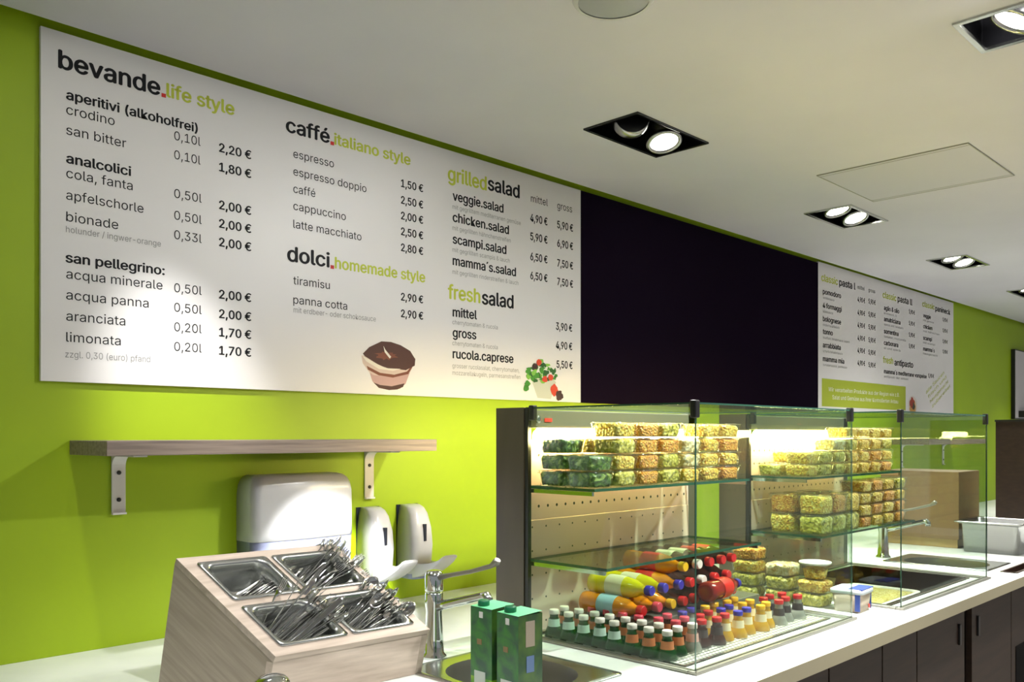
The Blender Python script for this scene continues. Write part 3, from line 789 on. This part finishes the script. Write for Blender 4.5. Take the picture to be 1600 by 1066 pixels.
MB().box(-.022, .014, -s - .0010, -s + .0002, .004, .056).build('barcode', mat('barcode_grey', (176, 184, 176), .5), t)
MB().box(-.013, .002, -s - .0010, -s + .0002, .116, .128).build('fruit_print', mat('fruit_print', (116, 96, 60), .5), t)
dup(t, (X(.557), Y(.574), COUNTER), (0, 0, math.radians(-91)), 'green juice carton on the worktop, the one beside the faucet')

# ------------------------------------------------------------------ showcases
def pegmat(px=.04, pz=.05, rad=.0045):
    m = mat('perforated_steel', (236, 200, 190), 0.4, 0.0)
    nt = m.node_tree; N = nt.nodes; L = nt.links; b = N['Principled BSDF']
    tc = N.new('ShaderNodeTexCoord'); sp = N.new('ShaderNodeSeparateXYZ'); L.new(tc.outputs['Object'], sp.inputs[0])
    def cell(out, size):
        d = N.new('ShaderNodeMath'); d.operation = 'DIVIDE'; d.inputs[1].default_value = size; L.new(out, d.inputs[0])
        f = N.new('ShaderNodeMath'); f.operation = 'FRACT'; L.new(d.outputs[0], f.inputs[0])
        s = N.new('ShaderNodeMath'); s.operation = 'SUBTRACT'; s.inputs[1].default_value = .5; L.new(f.outputs[0], s.inputs[0])
        k = N.new('ShaderNodeMath'); k.operation = 'MULTIPLY'; k.inputs[1].default_value = size; L.new(s.outputs[0], k.inputs[0])
        p = N.new('ShaderNodeMath'); p.operation = 'POWER'; p.inputs[1].default_value = 2; L.new(k.outputs[0], p.inputs[0])
        return p.outputs[0]
    a = N.new('ShaderNodeMath'); a.operation = 'ADD'
    L.new(cell(sp.outputs['X'], px), a.inputs[0]); L.new(cell(sp.outputs['Z'], pz), a.inputs[1])
    lt = N.new('ShaderNodeMath'); lt.operation = 'LESS_THAN'; lt.inputs[1].default_value = rad ** 2; L.new(a.outputs[0], lt.inputs[0])
    mx = N.new('ShaderNodeMix'); mx.data_type = 'RGBA'; mx.inputs[6].default_value = lin((236, 200, 190)); mx.inputs[7].default_value = lin((20, 16, 14))
    L.new(lt.outputs[0], mx.inputs[0]); L.new(mx.outputs[2], b.inputs['Base Color'])
    return m
M['peg'] = pegmat(); M['peglow'] = pegmat(.06, .07, .003)

def pane(m, x0, x1, y0, y1, z0, z1):
    """glass slab: big faces clear, narrow rims edge-coloured"""
    dims = [x1 - x0, y1 - y0, z1 - z0]; thin = dims.index(min(dims))
    o = len(m.f); m.box(x0, x1, y0, y1, z0, z1)
    axis = [2, 2, 1, 0, 1, 0]
    for k in range(6):
        m.m[o + k] = 0 if axis[k] == thin else 1

def showcase(x0, x1, yf, yb, label, zu, zl, yu, yl, xs_end, near):
    """x0..x1 wide, yf front, yb back (fractions of D, along the room axes)"""
    ox, oy = X(x0), Y(yb)
    t = thing('glass_showcase', label, 'showcase', (ox, oy, COUNTER), 0, 'refrigerated glass showcases on the worktop')
    w = X(x1) - X(x0); d = Y(yb) - Y(yf); H = Z(.0305) - COUNTER
    g = .0045
    fm = MB(); e = .014
    # base frame on the worktop
    fm.box(-.012, w + .012, -d - .012, -d + e, 0, .008); fm.box(-.012, w + .012, -.02, .012, 0, .008)
    fm.box(-.012, e, -d + e, -.02, 0, .008); fm.box(w - e, w + .012, -d + e, -.02, 0, .008)
    fm.build('base_frame', M['steeldull'], t, bevel=.002)
    for nm, bx_ in (('front_glass', (g, w - g, -d, -d + g, .008, H)), ('side_glass', (0, g, -d, -.004, .008, H)), ('side_glass', (w - g, w, -d, -.004, .008, H)), ('top_glass', (0, w, -d, -.004, H, H + g))):
        m = MB(); pane(m, *bx_); m.build(nm, [M['glass'], M['glassedge']], t)
    # back column panel at the end, perforated back, steel post
    MB().box(-.004, .014, .0, .115, 0.001, H + .004).build('end_panel', M['brownpanel'], t, bevel=.001)
    MB().box(-.001, .013, -.014, -.002, .008, H + .002).build('black_strip', M['black'], t)
    MB().box(.016, w - .05, .0, .012, .336, H - .09).build('perforated_back', M['peg'], t)
    MB().box(.016, w - .05, -.002, .012, .0, .3355).build('lower_perforated_back', M['peglow'], t, bevel=.001)
    MB().box(w - .048, w - .006, .0, .035, 0.001, H).build('rear_post', M['steeldull'], t, bevel=.002)
    MB().box(.002, w - .004, .0, .06, H - .055, H - .002).build('lamp_housing', mat('housing_grey', (122, 122, 104), .45, .3), t, bevel=.003)
    lm = MB(); rings = []
    for k, xx in enumerate((.02, .028, w * .5, w - .058, w - .05)):
        r = .018 if k in (0, 4) else .022
        rings.append([(xx, -.028 + r * .9 * math.cos(2 * PI * i / 14), H - .082 + r * 1.15 * math.sin(2 * PI * i / 14)) for i in range(14)])
    lm.loft(rings); lm.build('lamp_tube', M['lampwarm'], t)
    MB().box(.008, w - .03, -.044, -.002, H - .055, H - .05).build('lamp_bracket', M['steeldull'], t)
    # corner clamps
    for cx, cy in ((.004, -d + .002), (w - .004, -d + .002), (.004, -.03)):
        c = MB(); c.box(cx - .008 if cx < .1 else cx - .012, cx + .012 if cx < .1 else cx + .008, cy - .006, cy + .012, H - .034, H + .010); c.build('glass_clamp', M['black'], t, bevel=.003)
    # shelves
    for zz, yy, nm in ((zu, yu, 'upper_shelf'), (zl, yl, 'lower_shelf')):
        y0 = Y(yy) - oy; zz = Z(zz) - COUNTER
        m = MB(); pane(m, .010, X(xs_end) - ox, y0, -.006, zz - .008, zz)
        sh = m.build(nm, [M['shelfglass'], M['glassedge']], t)
        MB().box(.012, .020, y0 + .01, -.006, zz - .020, zz - .009).build('shelf_rail', M['chrome'], sh)
        MB().box(X(xs_end) - ox - .01, X(xs_end) - ox - .002, y0 + .01, -.006, zz - .020, zz - .009).build('shelf_rail', M['chrome'], sh)
    return t
sc1 = showcase(.741, 1.100, .479, .710, 'near glass showcase full of bottles and salad tubs beside the sink', -.0588, -.1435, .609, .592, 1.075, True)
sc2 = showcase(1.207, 1.568, .459, .690, 'far glass showcase with salad tubs on two shelves and a food tray', -.0615, -.1450, .592, .570, 1.56, False)
# the small round thermometer at the top corner of the near showcase
MB().lathe([(.0, 0), (.011, 0), (.011, .006), (.006, .008)], 20, T=Matrix.Translation((.045, -.009, Z(.0305) - COUNTER - .03)) @ Matrix.Rotation(PI / 2, 4, 'X')).build('thermometer', M['chrome'], sc1)
MB().box(.085, .115, -.004, -.001, Z(.0305) - COUNTER - .037, Z(.0305) - COUNTER - .026).build('temperature_display', mat('red_digits', (60, 20, 18), .5, emit=(255, 60, 50), strength=1.2), sc1)

# cold wells
def well(h, label, mm, floor_z=-.09, ledge=.0):
    x0, x1, y0, y1 = h; cx, cy = (x0 + x1) / 2, (y0 + y1) / 2; hx, hy = (x1 - x0) / 2, (y1 - y0) / 2
    t = thing('cold_well', label, 'cold well', (cx, cy, COUNTER), 0)
    m = MB()
    m.loft([rr(hx, hy, .004, .003, 2), rr(hx - .010, hy - .010, .006, .003, 2), rr(hx - .012, hy - .012, .006, floor_z, 2)], cap0=False, cap1=True, smooth=False)
    m.build('basin', mm, t)
    return t, hx, hy
w1, hx, hy = well(WELL[0], 'steel cold well holding bottles inside the near showcase', M['steel'], -.095)
def grillmat():
    m = mat('perforated_ledge', (214, 212, 202), 0.35, 0.4)
    nt = m.node_tree; N = nt.nodes; L = nt.links; b = N['Principled BSDF']
    tc = N.new('ShaderNodeTexCoord'); vo = N.new('ShaderNodeTexVoronoi'); vo.inputs['Scale'].default_value = 62; vo.inputs['Randomness'].default_value = 0
    rp = N.new('ShaderNodeValToRGB'); rp.color_ramp.interpolation = 'CONSTANT'; e = rp.color_ramp.elements
    e[0].color = lin((60, 56, 50)); e[1].position = .34; e[1].color = lin((222, 220, 210))
    L.new(tc.outputs['Object'], vo.inputs['Vector']); L.new(vo.outputs['Distance'], rp.inputs[0]); L.new(rp.outputs[0], b.inputs['Base Color'])
    return m
MB().box(-hx + .012, hx - .012, -hy + .012, -hy + .075, -.004, .001).build('perforated_ledge', grillmat(), w1)
MB().box(-hx + .14, hx - .02, hy - .245, hy - .013, -.095, .051).build('step', M['steeldull'], w1, bevel=.003)
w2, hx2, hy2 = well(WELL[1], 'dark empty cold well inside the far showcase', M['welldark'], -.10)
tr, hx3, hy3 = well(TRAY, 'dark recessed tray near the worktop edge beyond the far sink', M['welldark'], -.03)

# ------------------------------------------------------------------ salad tubs
def make_tub(food, hx, hy, h, name='salad_tub', fill=.84):
    t = thing(name, None, 'tub', (0, 0, -5))
    k = .86; r = .016
    m = MB().loft([rr(hx * k, hy * k, r, 0, 4), rr(hx * k + .001, hy * k + .001, r, .003, 4), rr(hx * .98, hy * .98, r, h * .88, 4), rr(hx, hy, r, h * .90, 4), rr(hx, hy, r, h * .93, 4)], cap0=True, cap1=False)
    m.build('tub_shell', M['tub'], t)
    m = MB().loft([rr(hx * 1.005, hy * 1.005, r, h * .915, 4), rr(hx * 1.005, hy * 1.005, r, h * .965, 4), rr(hx * .93, hy * .93, r, h * .975, 4), rr(hx * .90, hy * .90, r, h * .94, 4)], cap0=False, cap1=True)
    m.build('tub_lid', M['lid'], t)
    # lumpy filling
    n = 12; m = MB(); rings = []
    seed = random.uniform(0, 99)
    top = h * fill
    for kz in range(7):
        f = kz / 6; z = .003 + (top - .003) * min(f, 1)
        s = (k + (.97 - k) * f * .8) * .955
        if kz == 6: s *= .9
        ring = []
        for p in rr(hx * s, hy * s, r, z, n - 5):
            q = Vector(p); nv = noise.noise(Vector((q.x * 60 + seed, q.y * 60, q.z * 60)))
            ring.append((q.x * (1 + nv * .05 - .02), q.y * (1 + nv * .05 - .02), q.z + (nv * h * .14 if kz >= 5 else 0)))
        rings.append(ring)
    for s2 in (.6, .25):
        ring = []
        for p in rr(hx * .8 * s2, hy * .8 * s2, r * s2, top, n - 5):
            q = Vector(p); nv = noise.noise(Vector((q.x * 60 + seed, q.y * 60, 3)))
            ring.append((q.x, q.y, q.z + h * .04 + nv * h * .14))
        rings.append(ring)
    m.loft(rings, cap0=True, cap1=True, smooth=True)
    m.build('filling', FOOD[food], t)
    return t
proto = {}
def put_tub(food, size, x, y, z, label, group, rz=0):
    key = (food, size)
    if key not in proto:
        o = make_tub(food, *size); proto[key] = o
        o.location = (x, y, z); o.rotation_euler = (0, 0, rz); tag(o, label, None, group)
    else:
        o = dup(proto[key], (x, y, z), (0, 0, rz), label, group)
    return o
S = (.0535, .0535, .0468); SL = (.0535, .0535, .0735); SH = (.052, .058, .0468)
L_, P_, K_, G_, W_ = 'green leaf salad', 'pasta salad', 'grated carrot salad', 'mixed cucumber salad', 'cut fruit'
def stack(x, y, z, foods, size, what, where_, group):
    for k, fd in enumerate(foods):
        pos = ('bottom', 'second up', 'third up', 'fourth up', 'fifth up')[k] if len(foods) > 1 else 'only tub'
        put_tub(fd, size, x + random.uniform(-.0015, .0015), y + random.uniform(-.0015, .0015), z + k * size[2] * .985, f'{fd} tub, {pos} in the {what} {where_}', group, random.uniform(-.03, .03))
zu = Z(-.0588) + .0005; yfr = Y(.609) + .058; ybk = yfr + .112
G1 = 'salad tubs in the near showcase'
cols = [(.765, [L_, L_]), (.810, [G_, P_, G_, P_]), (.855, [K_, K_, K_, K_]), (.900, [G_, G_, K_, G_]), (.945, [P_, W_, W_]), (.990, [P_, P_, P_, P_]), (1.037, [K_, P_, K_, P_])]
for k, (xf, fd) in enumerate(cols):
    stack(X(xf), yfr, zu, fd, S, f'{ORD[k]} front stack', 'of the near showcase', G1)
for k, (xf, fd) in enumerate([(.768, [L_, L_, L_]), (.815, [P_, G_, P_]), (.86, [P_, K_, K_]), (.905, [G_, G_, P_]), (.95, [P_, P_]), (.995, [P_, K_, P_])]):
    stack(X(xf), ybk, zu, fd, S, f'{ORD[k]} rear stack', 'of the near showcase', G1)
G2 = 'salad tubs in the far showcase'
zu2 = Z(-.0615) + .0005; yf2 = Y(.592) + .058; yb2 = yf2 + .112
for k, (xf, fd) in enumerate([(1.238, [P_, P_]), (1.284, [G_, G_]), (1.330, [G_, G_, W_]), (1.376, [P_, P_, G_, P_]), (1.422, [P_, P_, P_, P_]), (1.468, [P_, K_, P_, P_]), (1.514, [K_, P_, G_, P_])]):
    stack(X(xf), yf2, zu2, fd, S, f'{ORD[k]} front upper stack', 'of the far showcase', G2)
for k, (xf, fd) in enumerate([(1.238, [G_]), (1.284, [P_, P_]), (1.33, [P_, P_]), (1.376, [P_, G_])]):
    stack(X(xf), yb2, zu2, fd, S, f'{ORD[k]} rear upper stack', 'of the far showcase', G2)
zl2 = Z(-.1450) + .0005; yfl = Y(.570) + .058; ybl = yfl + .115
for k, (xf, fd, sz) in enumerate([(1.238, [G_, P_], SL), (1.284, [G_, K_], SL), (1.330, [G_, P_], SL), (1.376, [K_, P_, P_, P_], S), (1.422, [P_, K_, P_, K_], S), (1.468, [P_, P_, K_, P_], S), (1.514, [K_, K_, P_, G_], S)]):
    stack(X(xf), yfl, zl2, fd, sz, f'{ORD[k]} front lower stack', 'of the far showcase', G2)
for k, (xf, fd, sz) in enumerate([(1.238, [P_, K_], SL), (1.284, [G_, P_], SL), (1.33, [P_, K_], SL)]):
    stack(X(xf), ybl, zl2, fd, sz, f'{ORD[k]} rear lower stack', 'of the far showcase', G2)
# tubs standing on the worktop between the two showcases
G3 = 'salad tubs on the worktop between the showcases'
stack(X(1.150), Y(.652), COUNTER + .001, [G_, G_, P_, K_], S, 'tallest stack', 'between the showcases', G3)
stack(X(1.155), Y(.603), COUNTER + .001, [G_, G_, W_], S, 'middle stack', 'between the showcases', G3)
# round cup on a tub
t = stack(X(1.158), Y(.556), COUNTER + .001, [G_, P_], S, 'low stack under a round cup', 'between the showcases', G3)
t = thing('salad_cup', 'flared clear cup of yellow salad on top of the low tub stack', 'cup', (X(1.158), Y(.556), COUNTER + .001 + 2 * .0468 * .985))
MB().lathe([(.036, 0), (.047, .050), (.052, .052), (.052, .056), (.048, .057)], 28, cap1=False).build('cup_shell', M['tub'], t)
MB().lathe([(.034, .002), (.042, .032), (.03, .037), (.001, .036)], 28).build('filling', FOOD[P_], t)
MB().lathe([(.0475, .048), (.0535, .052), (.0535, .057), (.045, .0585), (.001, .0585)], 28, cap0=False).build('rim', mat('white_cup_rim', (234, 234, 222), .4), t)

# spread tub with blue lid
t = thing('spread_tub', 'cream tub with blue and white lid on the worktop between the showcases', 'tub', (X(1.160), Y(.506), COUNTER + .001), math.radians(4))
MB().loft([rr(.046, .043, .014, 0, 4), rr(.053, .050, .015, .064, 4)]).build('body', mat('spread_tub_body', (214, 196, 176), .4), t)
MB().loft([rr(.058, .055, .016, .061, 4), rr(.058, .055, .016, .073, 4), rr(.052, .049, .014, .076, 4)]).build('lid', mat('spread_lid', (222, 228, 236), .35), t)
MB().box(-.050, .056, -.052, -.004, .0735, .0772).build('lid_print', mat('spread_blue', (40, 62, 140), .4), t)
m = MB(); m.box(.0505, .0555, -.046, .044, .004, .062); m.box(-.0555, -.0505, -.046, -.03, .006, .062); m.build('side_print', mat('spread_blue2', (44, 66, 136), .4), t)
MB().lathe([(.007, 0), (.007, .002)], 16, T=Matrix.Translation((.034, -.0455, .014)) @ Matrix.Rotation(PI / 2, 4, 'X')).build('red_seal', mat('red_seal', (206, 50, 40), .4), t)

# food tray in the far well
t = thing('food_tray', 'white edged tray of yellow food in the well of the far showcase', 'tray', (X(1.315), Y(.553), COUNTER - .048), 0)
MB().loft([rr(.17, .10, .03, 0, 4), rr(.195, .125, .035, .034, 4), rr(.207, .137, .04, .036, 4), rr(.207, .137, .04, .040, 4), rr(.192, .122, .035, .038, 4), rr(.17, .10, .03, .008, 4)], cap0=True, cap1=True).build('dish', mat('white_tray', (232, 230, 216), .35), t)
m = MB(); m.loft([rr(.175, .105, .03, .009, 4), rr(.19, .12, .034, .034, 4), rr(.12, .07, .03, .042, 4), rr(.02, .02, .01, .044, 4)]); m.build('filling', foodmat('corn_food', (226, 212, 110), (196, 166, 60), (244, 238, 190), 160), t)

# ------------------------------------------------------------------ small drink bottles standing in the near well
def glassy(name, col, rough=.08, dens=.5):
    m = bpy.data.materials.new(name); m.use_nodes = True
    nt = m.node_tree; N = nt.nodes; L = nt.links
    b = N['Principled BSDF']; b.inputs['Base Color'].default_value = lin(col); b.inputs['Roughness'].default_value = rough
    b.inputs['Specular IOR Level'].default_value = .8
    tr = N.new('ShaderNodeBsdfTransparent'); tr.inputs[0].default_value = lin(tuple(min(255, int(c * .6 + 100)) for c in col))
    mx = N.new('ShaderNodeMixShader'); mx.inputs[0].default_value = dens
    L.new(tr.outputs[0], mx.inputs[1]); L.new(b.outputs[0], mx.inputs[2]); L.new(mx.outputs[0], N['Material Output'].inputs[0])
    return m
BM = {'green': glassy('green_glass', (12, 70, 28), .06, .8), 'clear': glassy('clear_bottle', (214, 216, 206), .08, .35), 'yellow': glassy('yellow_drink', (226, 176, 40), .1, .7),
      'cola': glassy('dark_drink', (58, 20, 14), .08, .9), 'orange': glassy('orange_drink', (236, 140, 16), .1, .85), 'lemon': glassy('lemon_drink', (240, 220, 20), .1, .85), 'red': glassy('red_drink', (150, 26, 20), .1, .85)}
CM = {'white': mat('cap_white', (232, 218, 214), .35), 'pink': mat('cap_pink', (222, 70, 92), .35), 'red': mat('cap_red', (196, 24, 30), .3), 'blue': mat('cap_blue', (48, 40, 160), .3), 'yellow': mat('cap_yellow', (230, 176, 24), .3), 'steel': mat('cap_silver', (196, 200, 196), .3, .6)}
LM = {'white': mat('label_white', (196, 214, 206), .45), 'orange': mat('label_orange', (196, 116, 74), .45), 'redwhite': mat('label_redwhite', (220, 170, 160), .45), 'black': mat('label_dark', (50, 40, 44), .45), 'paleblue': mat('label_paleblue', (168, 204, 226), .45), 'red': mat('label_red', (208, 34, 26), .4), 'cream': mat('label_cream', (240, 226, 190), .45)}
def make_small(kind, cap, lab):
    t = thing('drink_bottle', None, 'bottle', (0, 0, -5))
    MB().lathe([(.022, 0), (.0265, .004), (.027, .012), (.027, .098), (.0262, .106), (.0205, .119), (.0168, .125), (.0150, .140), (.0125, .148), (.0125, .158), (.0132, .160)], 20).build('bottle_body', BM[kind], t)
    MB().lathe([(.0138, .157), (.0140, .159), (.0140, .168), (.0128, .1705)], 20).build('bottle_cap', CM[cap], t)
    MB().lathe([(.0275, .03), (.0275, .078)], 20, cap0=False, cap1=False).build('body_label', LM[lab], t)
    MB().lathe([(.0185, .122), (.0176, .127), (.0162, .144)], 20, cap0=False, cap1=False).build('neck_label', LM[lab], t)
    return t
bp = {}
FL = COUNTER - .0945
NMK = {'green': 'green glass', 'clear': 'clear', 'yellow': 'yellow juice', 'cola': 'dark drink', 'red': 'red drink'}
def put_small(kind, cap, lab, x, y, z, label):
    key = (kind, cap, lab)
    if key not in bp:
        o = make_small(*key); bp[key] = o; o.location = (x, y, z); tag(o, label, None, 'small bottles in the near showcase')
    else:
        o = dup(bp[key], (x, y, z), (0, 0, random.uniform(-1, 1)), label)
for i in range(13):
    x = X(.769 + .0242 * i)
    for j in range(8):
        y = Y(.532 + .0225 * j + (.004 if i % 2 else 0))
        z = FL
        if i == 0: tp = ('green', 'white', 'white') if j >= 3 else ('green', 'white', 'orange')
        elif i == 1: tp = ('green', 'white', 'orange')
        elif i == 2: tp = ('clear', 'white', 'redwhite') if j == 0 else ('cola', 'pink', 'orange')
        elif i == 3: tp = ('cola', 'red', 'black') if j == 0 else ('cola', 'pink', 'orange')
        elif i == 4: tp = ('cola', 'red', 'black') if j < 2 else ('clear', 'blue', 'white')
        elif i == 5: tp = ('yellow', 'red', 'cream') if j < 2 else ('clear', 'blue', 'white')
        elif i in (6, 7): tp = ('yellow', 'blue', 'cream') if j < 2 else ('yellow', 'yellow', 'cream')
        elif i in (8, 9): tp = ('yellow', 'yellow', 'cream')
        else: tp = ('clear', 'red', 'black'); z = FL - .0
        if i >= 2 and j > (2 if i < 10 else 1): continue
        if i == 2 and False: continue
        if i == 12 and j > 1: continue
        put_small(*tp, x + random.uniform(-.002, .002), y + random.uniform(-.002, .002), z,
                  f'small {NMK[tp[0]]} bottle, {tp[1]} cap, {ORD[j]} from front glass, {ORD[i]} row from sink')
# second group of pink capped bottles behind row two
for j in range(3, 7):
    put_small('cola', 'pink', 'orange', X(.812), Y(.532 + .0225 * j), FL, f'small dark drink bottle, pink cap, {ORD[j]} from front glass, third row from sink')

# lying half-litre bottles piled on the step, caps towards the room
def make_big(kind, cap, lab):
    t = thing('soft_drink_bottle', None, 'bottle', (0, 0, -5))
    R = Matrix.Rotation(PI / 2, 4, 'X')   # local z -> -y
    MB().lathe([(.022, 0), (.031, .004), (.032, .02), (.030, .06), (.032, .09), (.032, .13), (.026, .165), (.014, .19), (.012, .20), (.012, .207)], 22, T=R).build('bottle_body', BM[kind], t)
    MB().lathe([(.0145, .203), (.015, .206), (.015, .221), (.013, .224)], 20, T=R).build('bottle_cap', CM[cap], t)
    MB().lathe([(.0325, .07), (.0328, .09), (.0328, .125), (.0318, .132)], 22, cap0=False, cap1=False, T=R).build('body_label', LM[lab], t)
    return t
bg = {}
def put_big(kind, cap, lab, x, y, z, rz, label):
    key = (kind, cap, lab)
    if key not in bg:
        o = make_big(*key); bg[key] = o; o.location = (x, y, z); o.rotation_euler = (0, 0, rz); tag(o, label, None, 'soft drink bottles lying in the near showcase')
    else:
        dup(bg[key], (x, y, z), (0, 0, rz), label)
yb = Y(.694) - .016
z0 = COUNTER + .084
lay = [('orange', 'red', 'paleblue'), ('orange', 'pink', 'cream'), ('orange', 'yellow', 'cream'), ('cola', 'red', 'red'), ('cola', 'red', 'red'), ('cola', 'red', 'red'), ('cola', 'red', 'red'), ('cola', 'red', 'red')]
for k, tp in enumerate(lay):
    put_big(*tp, X(.822 + .0275 * k), yb, z0, random.uniform(-.04, .04), f'{tp[0]} soda bottle, {tp[1]} cap, lying {ORD[k]} in the pile\'s bottom layer')
lay = [('lemon', 'blue', 'cream'), ('lemon', 'blue', 'cream'), ('orange', 'blue', 'red'), ('cola', 'red', 'red'), ('cola', 'white', 'cream'), ('cola', 'red', 'red'), ('cola', 'red', 'red')]
for k, tp in enumerate(lay):
    put_big(*tp, X(.836 + .0275 * k), yb - .004, z0 + .053, random.uniform(-.04, .04), f'{tp[0]} soda bottle, {tp[1]} cap, lying {ORD[k]} in the pile\'s middle layer')
lay = [('orange', 'yellow', 'red'), ('cola', 'white', 'cream'), ('cola', 'red', 'cream'), ('cola', 'red', 'red'), ('cola', 'red', 'red')]
for k, tp in enumerate(lay):
    put_big(*tp, X(.905 + .0275 * k), yb - .006, z0 + .105, random.uniform(-.04, .04), f'{tp[0]} soda bottle, {tp[1]} cap, lying {ORD[k]} in the pile\'s top layer')
put_big('red', 'blue', 'red', X(.925), Y(.583), COUNTER + .109, PI / 2 + .1, 'red labelled soft drink bottle lying crosswise before the pile of bottles')

# ------------------------------------------------------------------ things beyond the far showcase
t = thing('wooden_box', 'brown wooden box on the worktop seen through the far showcase', 'box', (X(2.0), Y(.70), COUNTER))
MB().box(-.16, .16, -.20, .20, .045, .395).build('carcass', mat('tan_wood', (134, 104, 70), .5), t, bevel=.002)
MB().box(-.15, .15, -.19, .19, .001, .045).build('base', mat('pale_base', (176, 146, 96), .5), t)

t = thing('steel_food_container', 'square rimmed steel food container on the worktop beyond the sink', 'container', (X(1.955), Y(.552), COUNTER))
MB().loft([rr(.14, .125, .03, .001, 6), rr(.15, .135, .03, .14, 6), rr(.152, .137, .03, .142, 6), rr(.175, .16, .02, .150, 6), rr(.175, .16, .02, .156, 6), rr(.15, .135, .03, .153, 6), rr(.138, .123, .03, .01, 6)]).build('pan', M['steel'], t)
t = thing('steel_canister', 'tall steel canister with wide rim beside the food container', 'canister', (X(1.862), Y(.440), COUNTER))
MB().lathe([(.055, 0), (.06, .01), (.07, .20), (.072, .235)], 28).build('body', M['steeldull'], t)
MB().lathe([(.075, .235), (.096, .245), (.096, .252), (.08, .256), (.001, .257)], 28).build('rim', M['steel'], t)

t = thing('tall_panel', 'tall dark brown wooden panel standing on the worktop at the far end', 'panel', (X(2.35), 0, COUNTER))
MB().box(-.02, .02, Y(.10), Y(.667), .001, Z(.032) - COUNTER).build('board', M['brown'], t)
MB().box(-.024, .024, Y(.10), Y(.667) + .004, Z(.032) - COUNTER, Z(.032) - COUNTER + .012).build('cap_strip', M['black'], t)
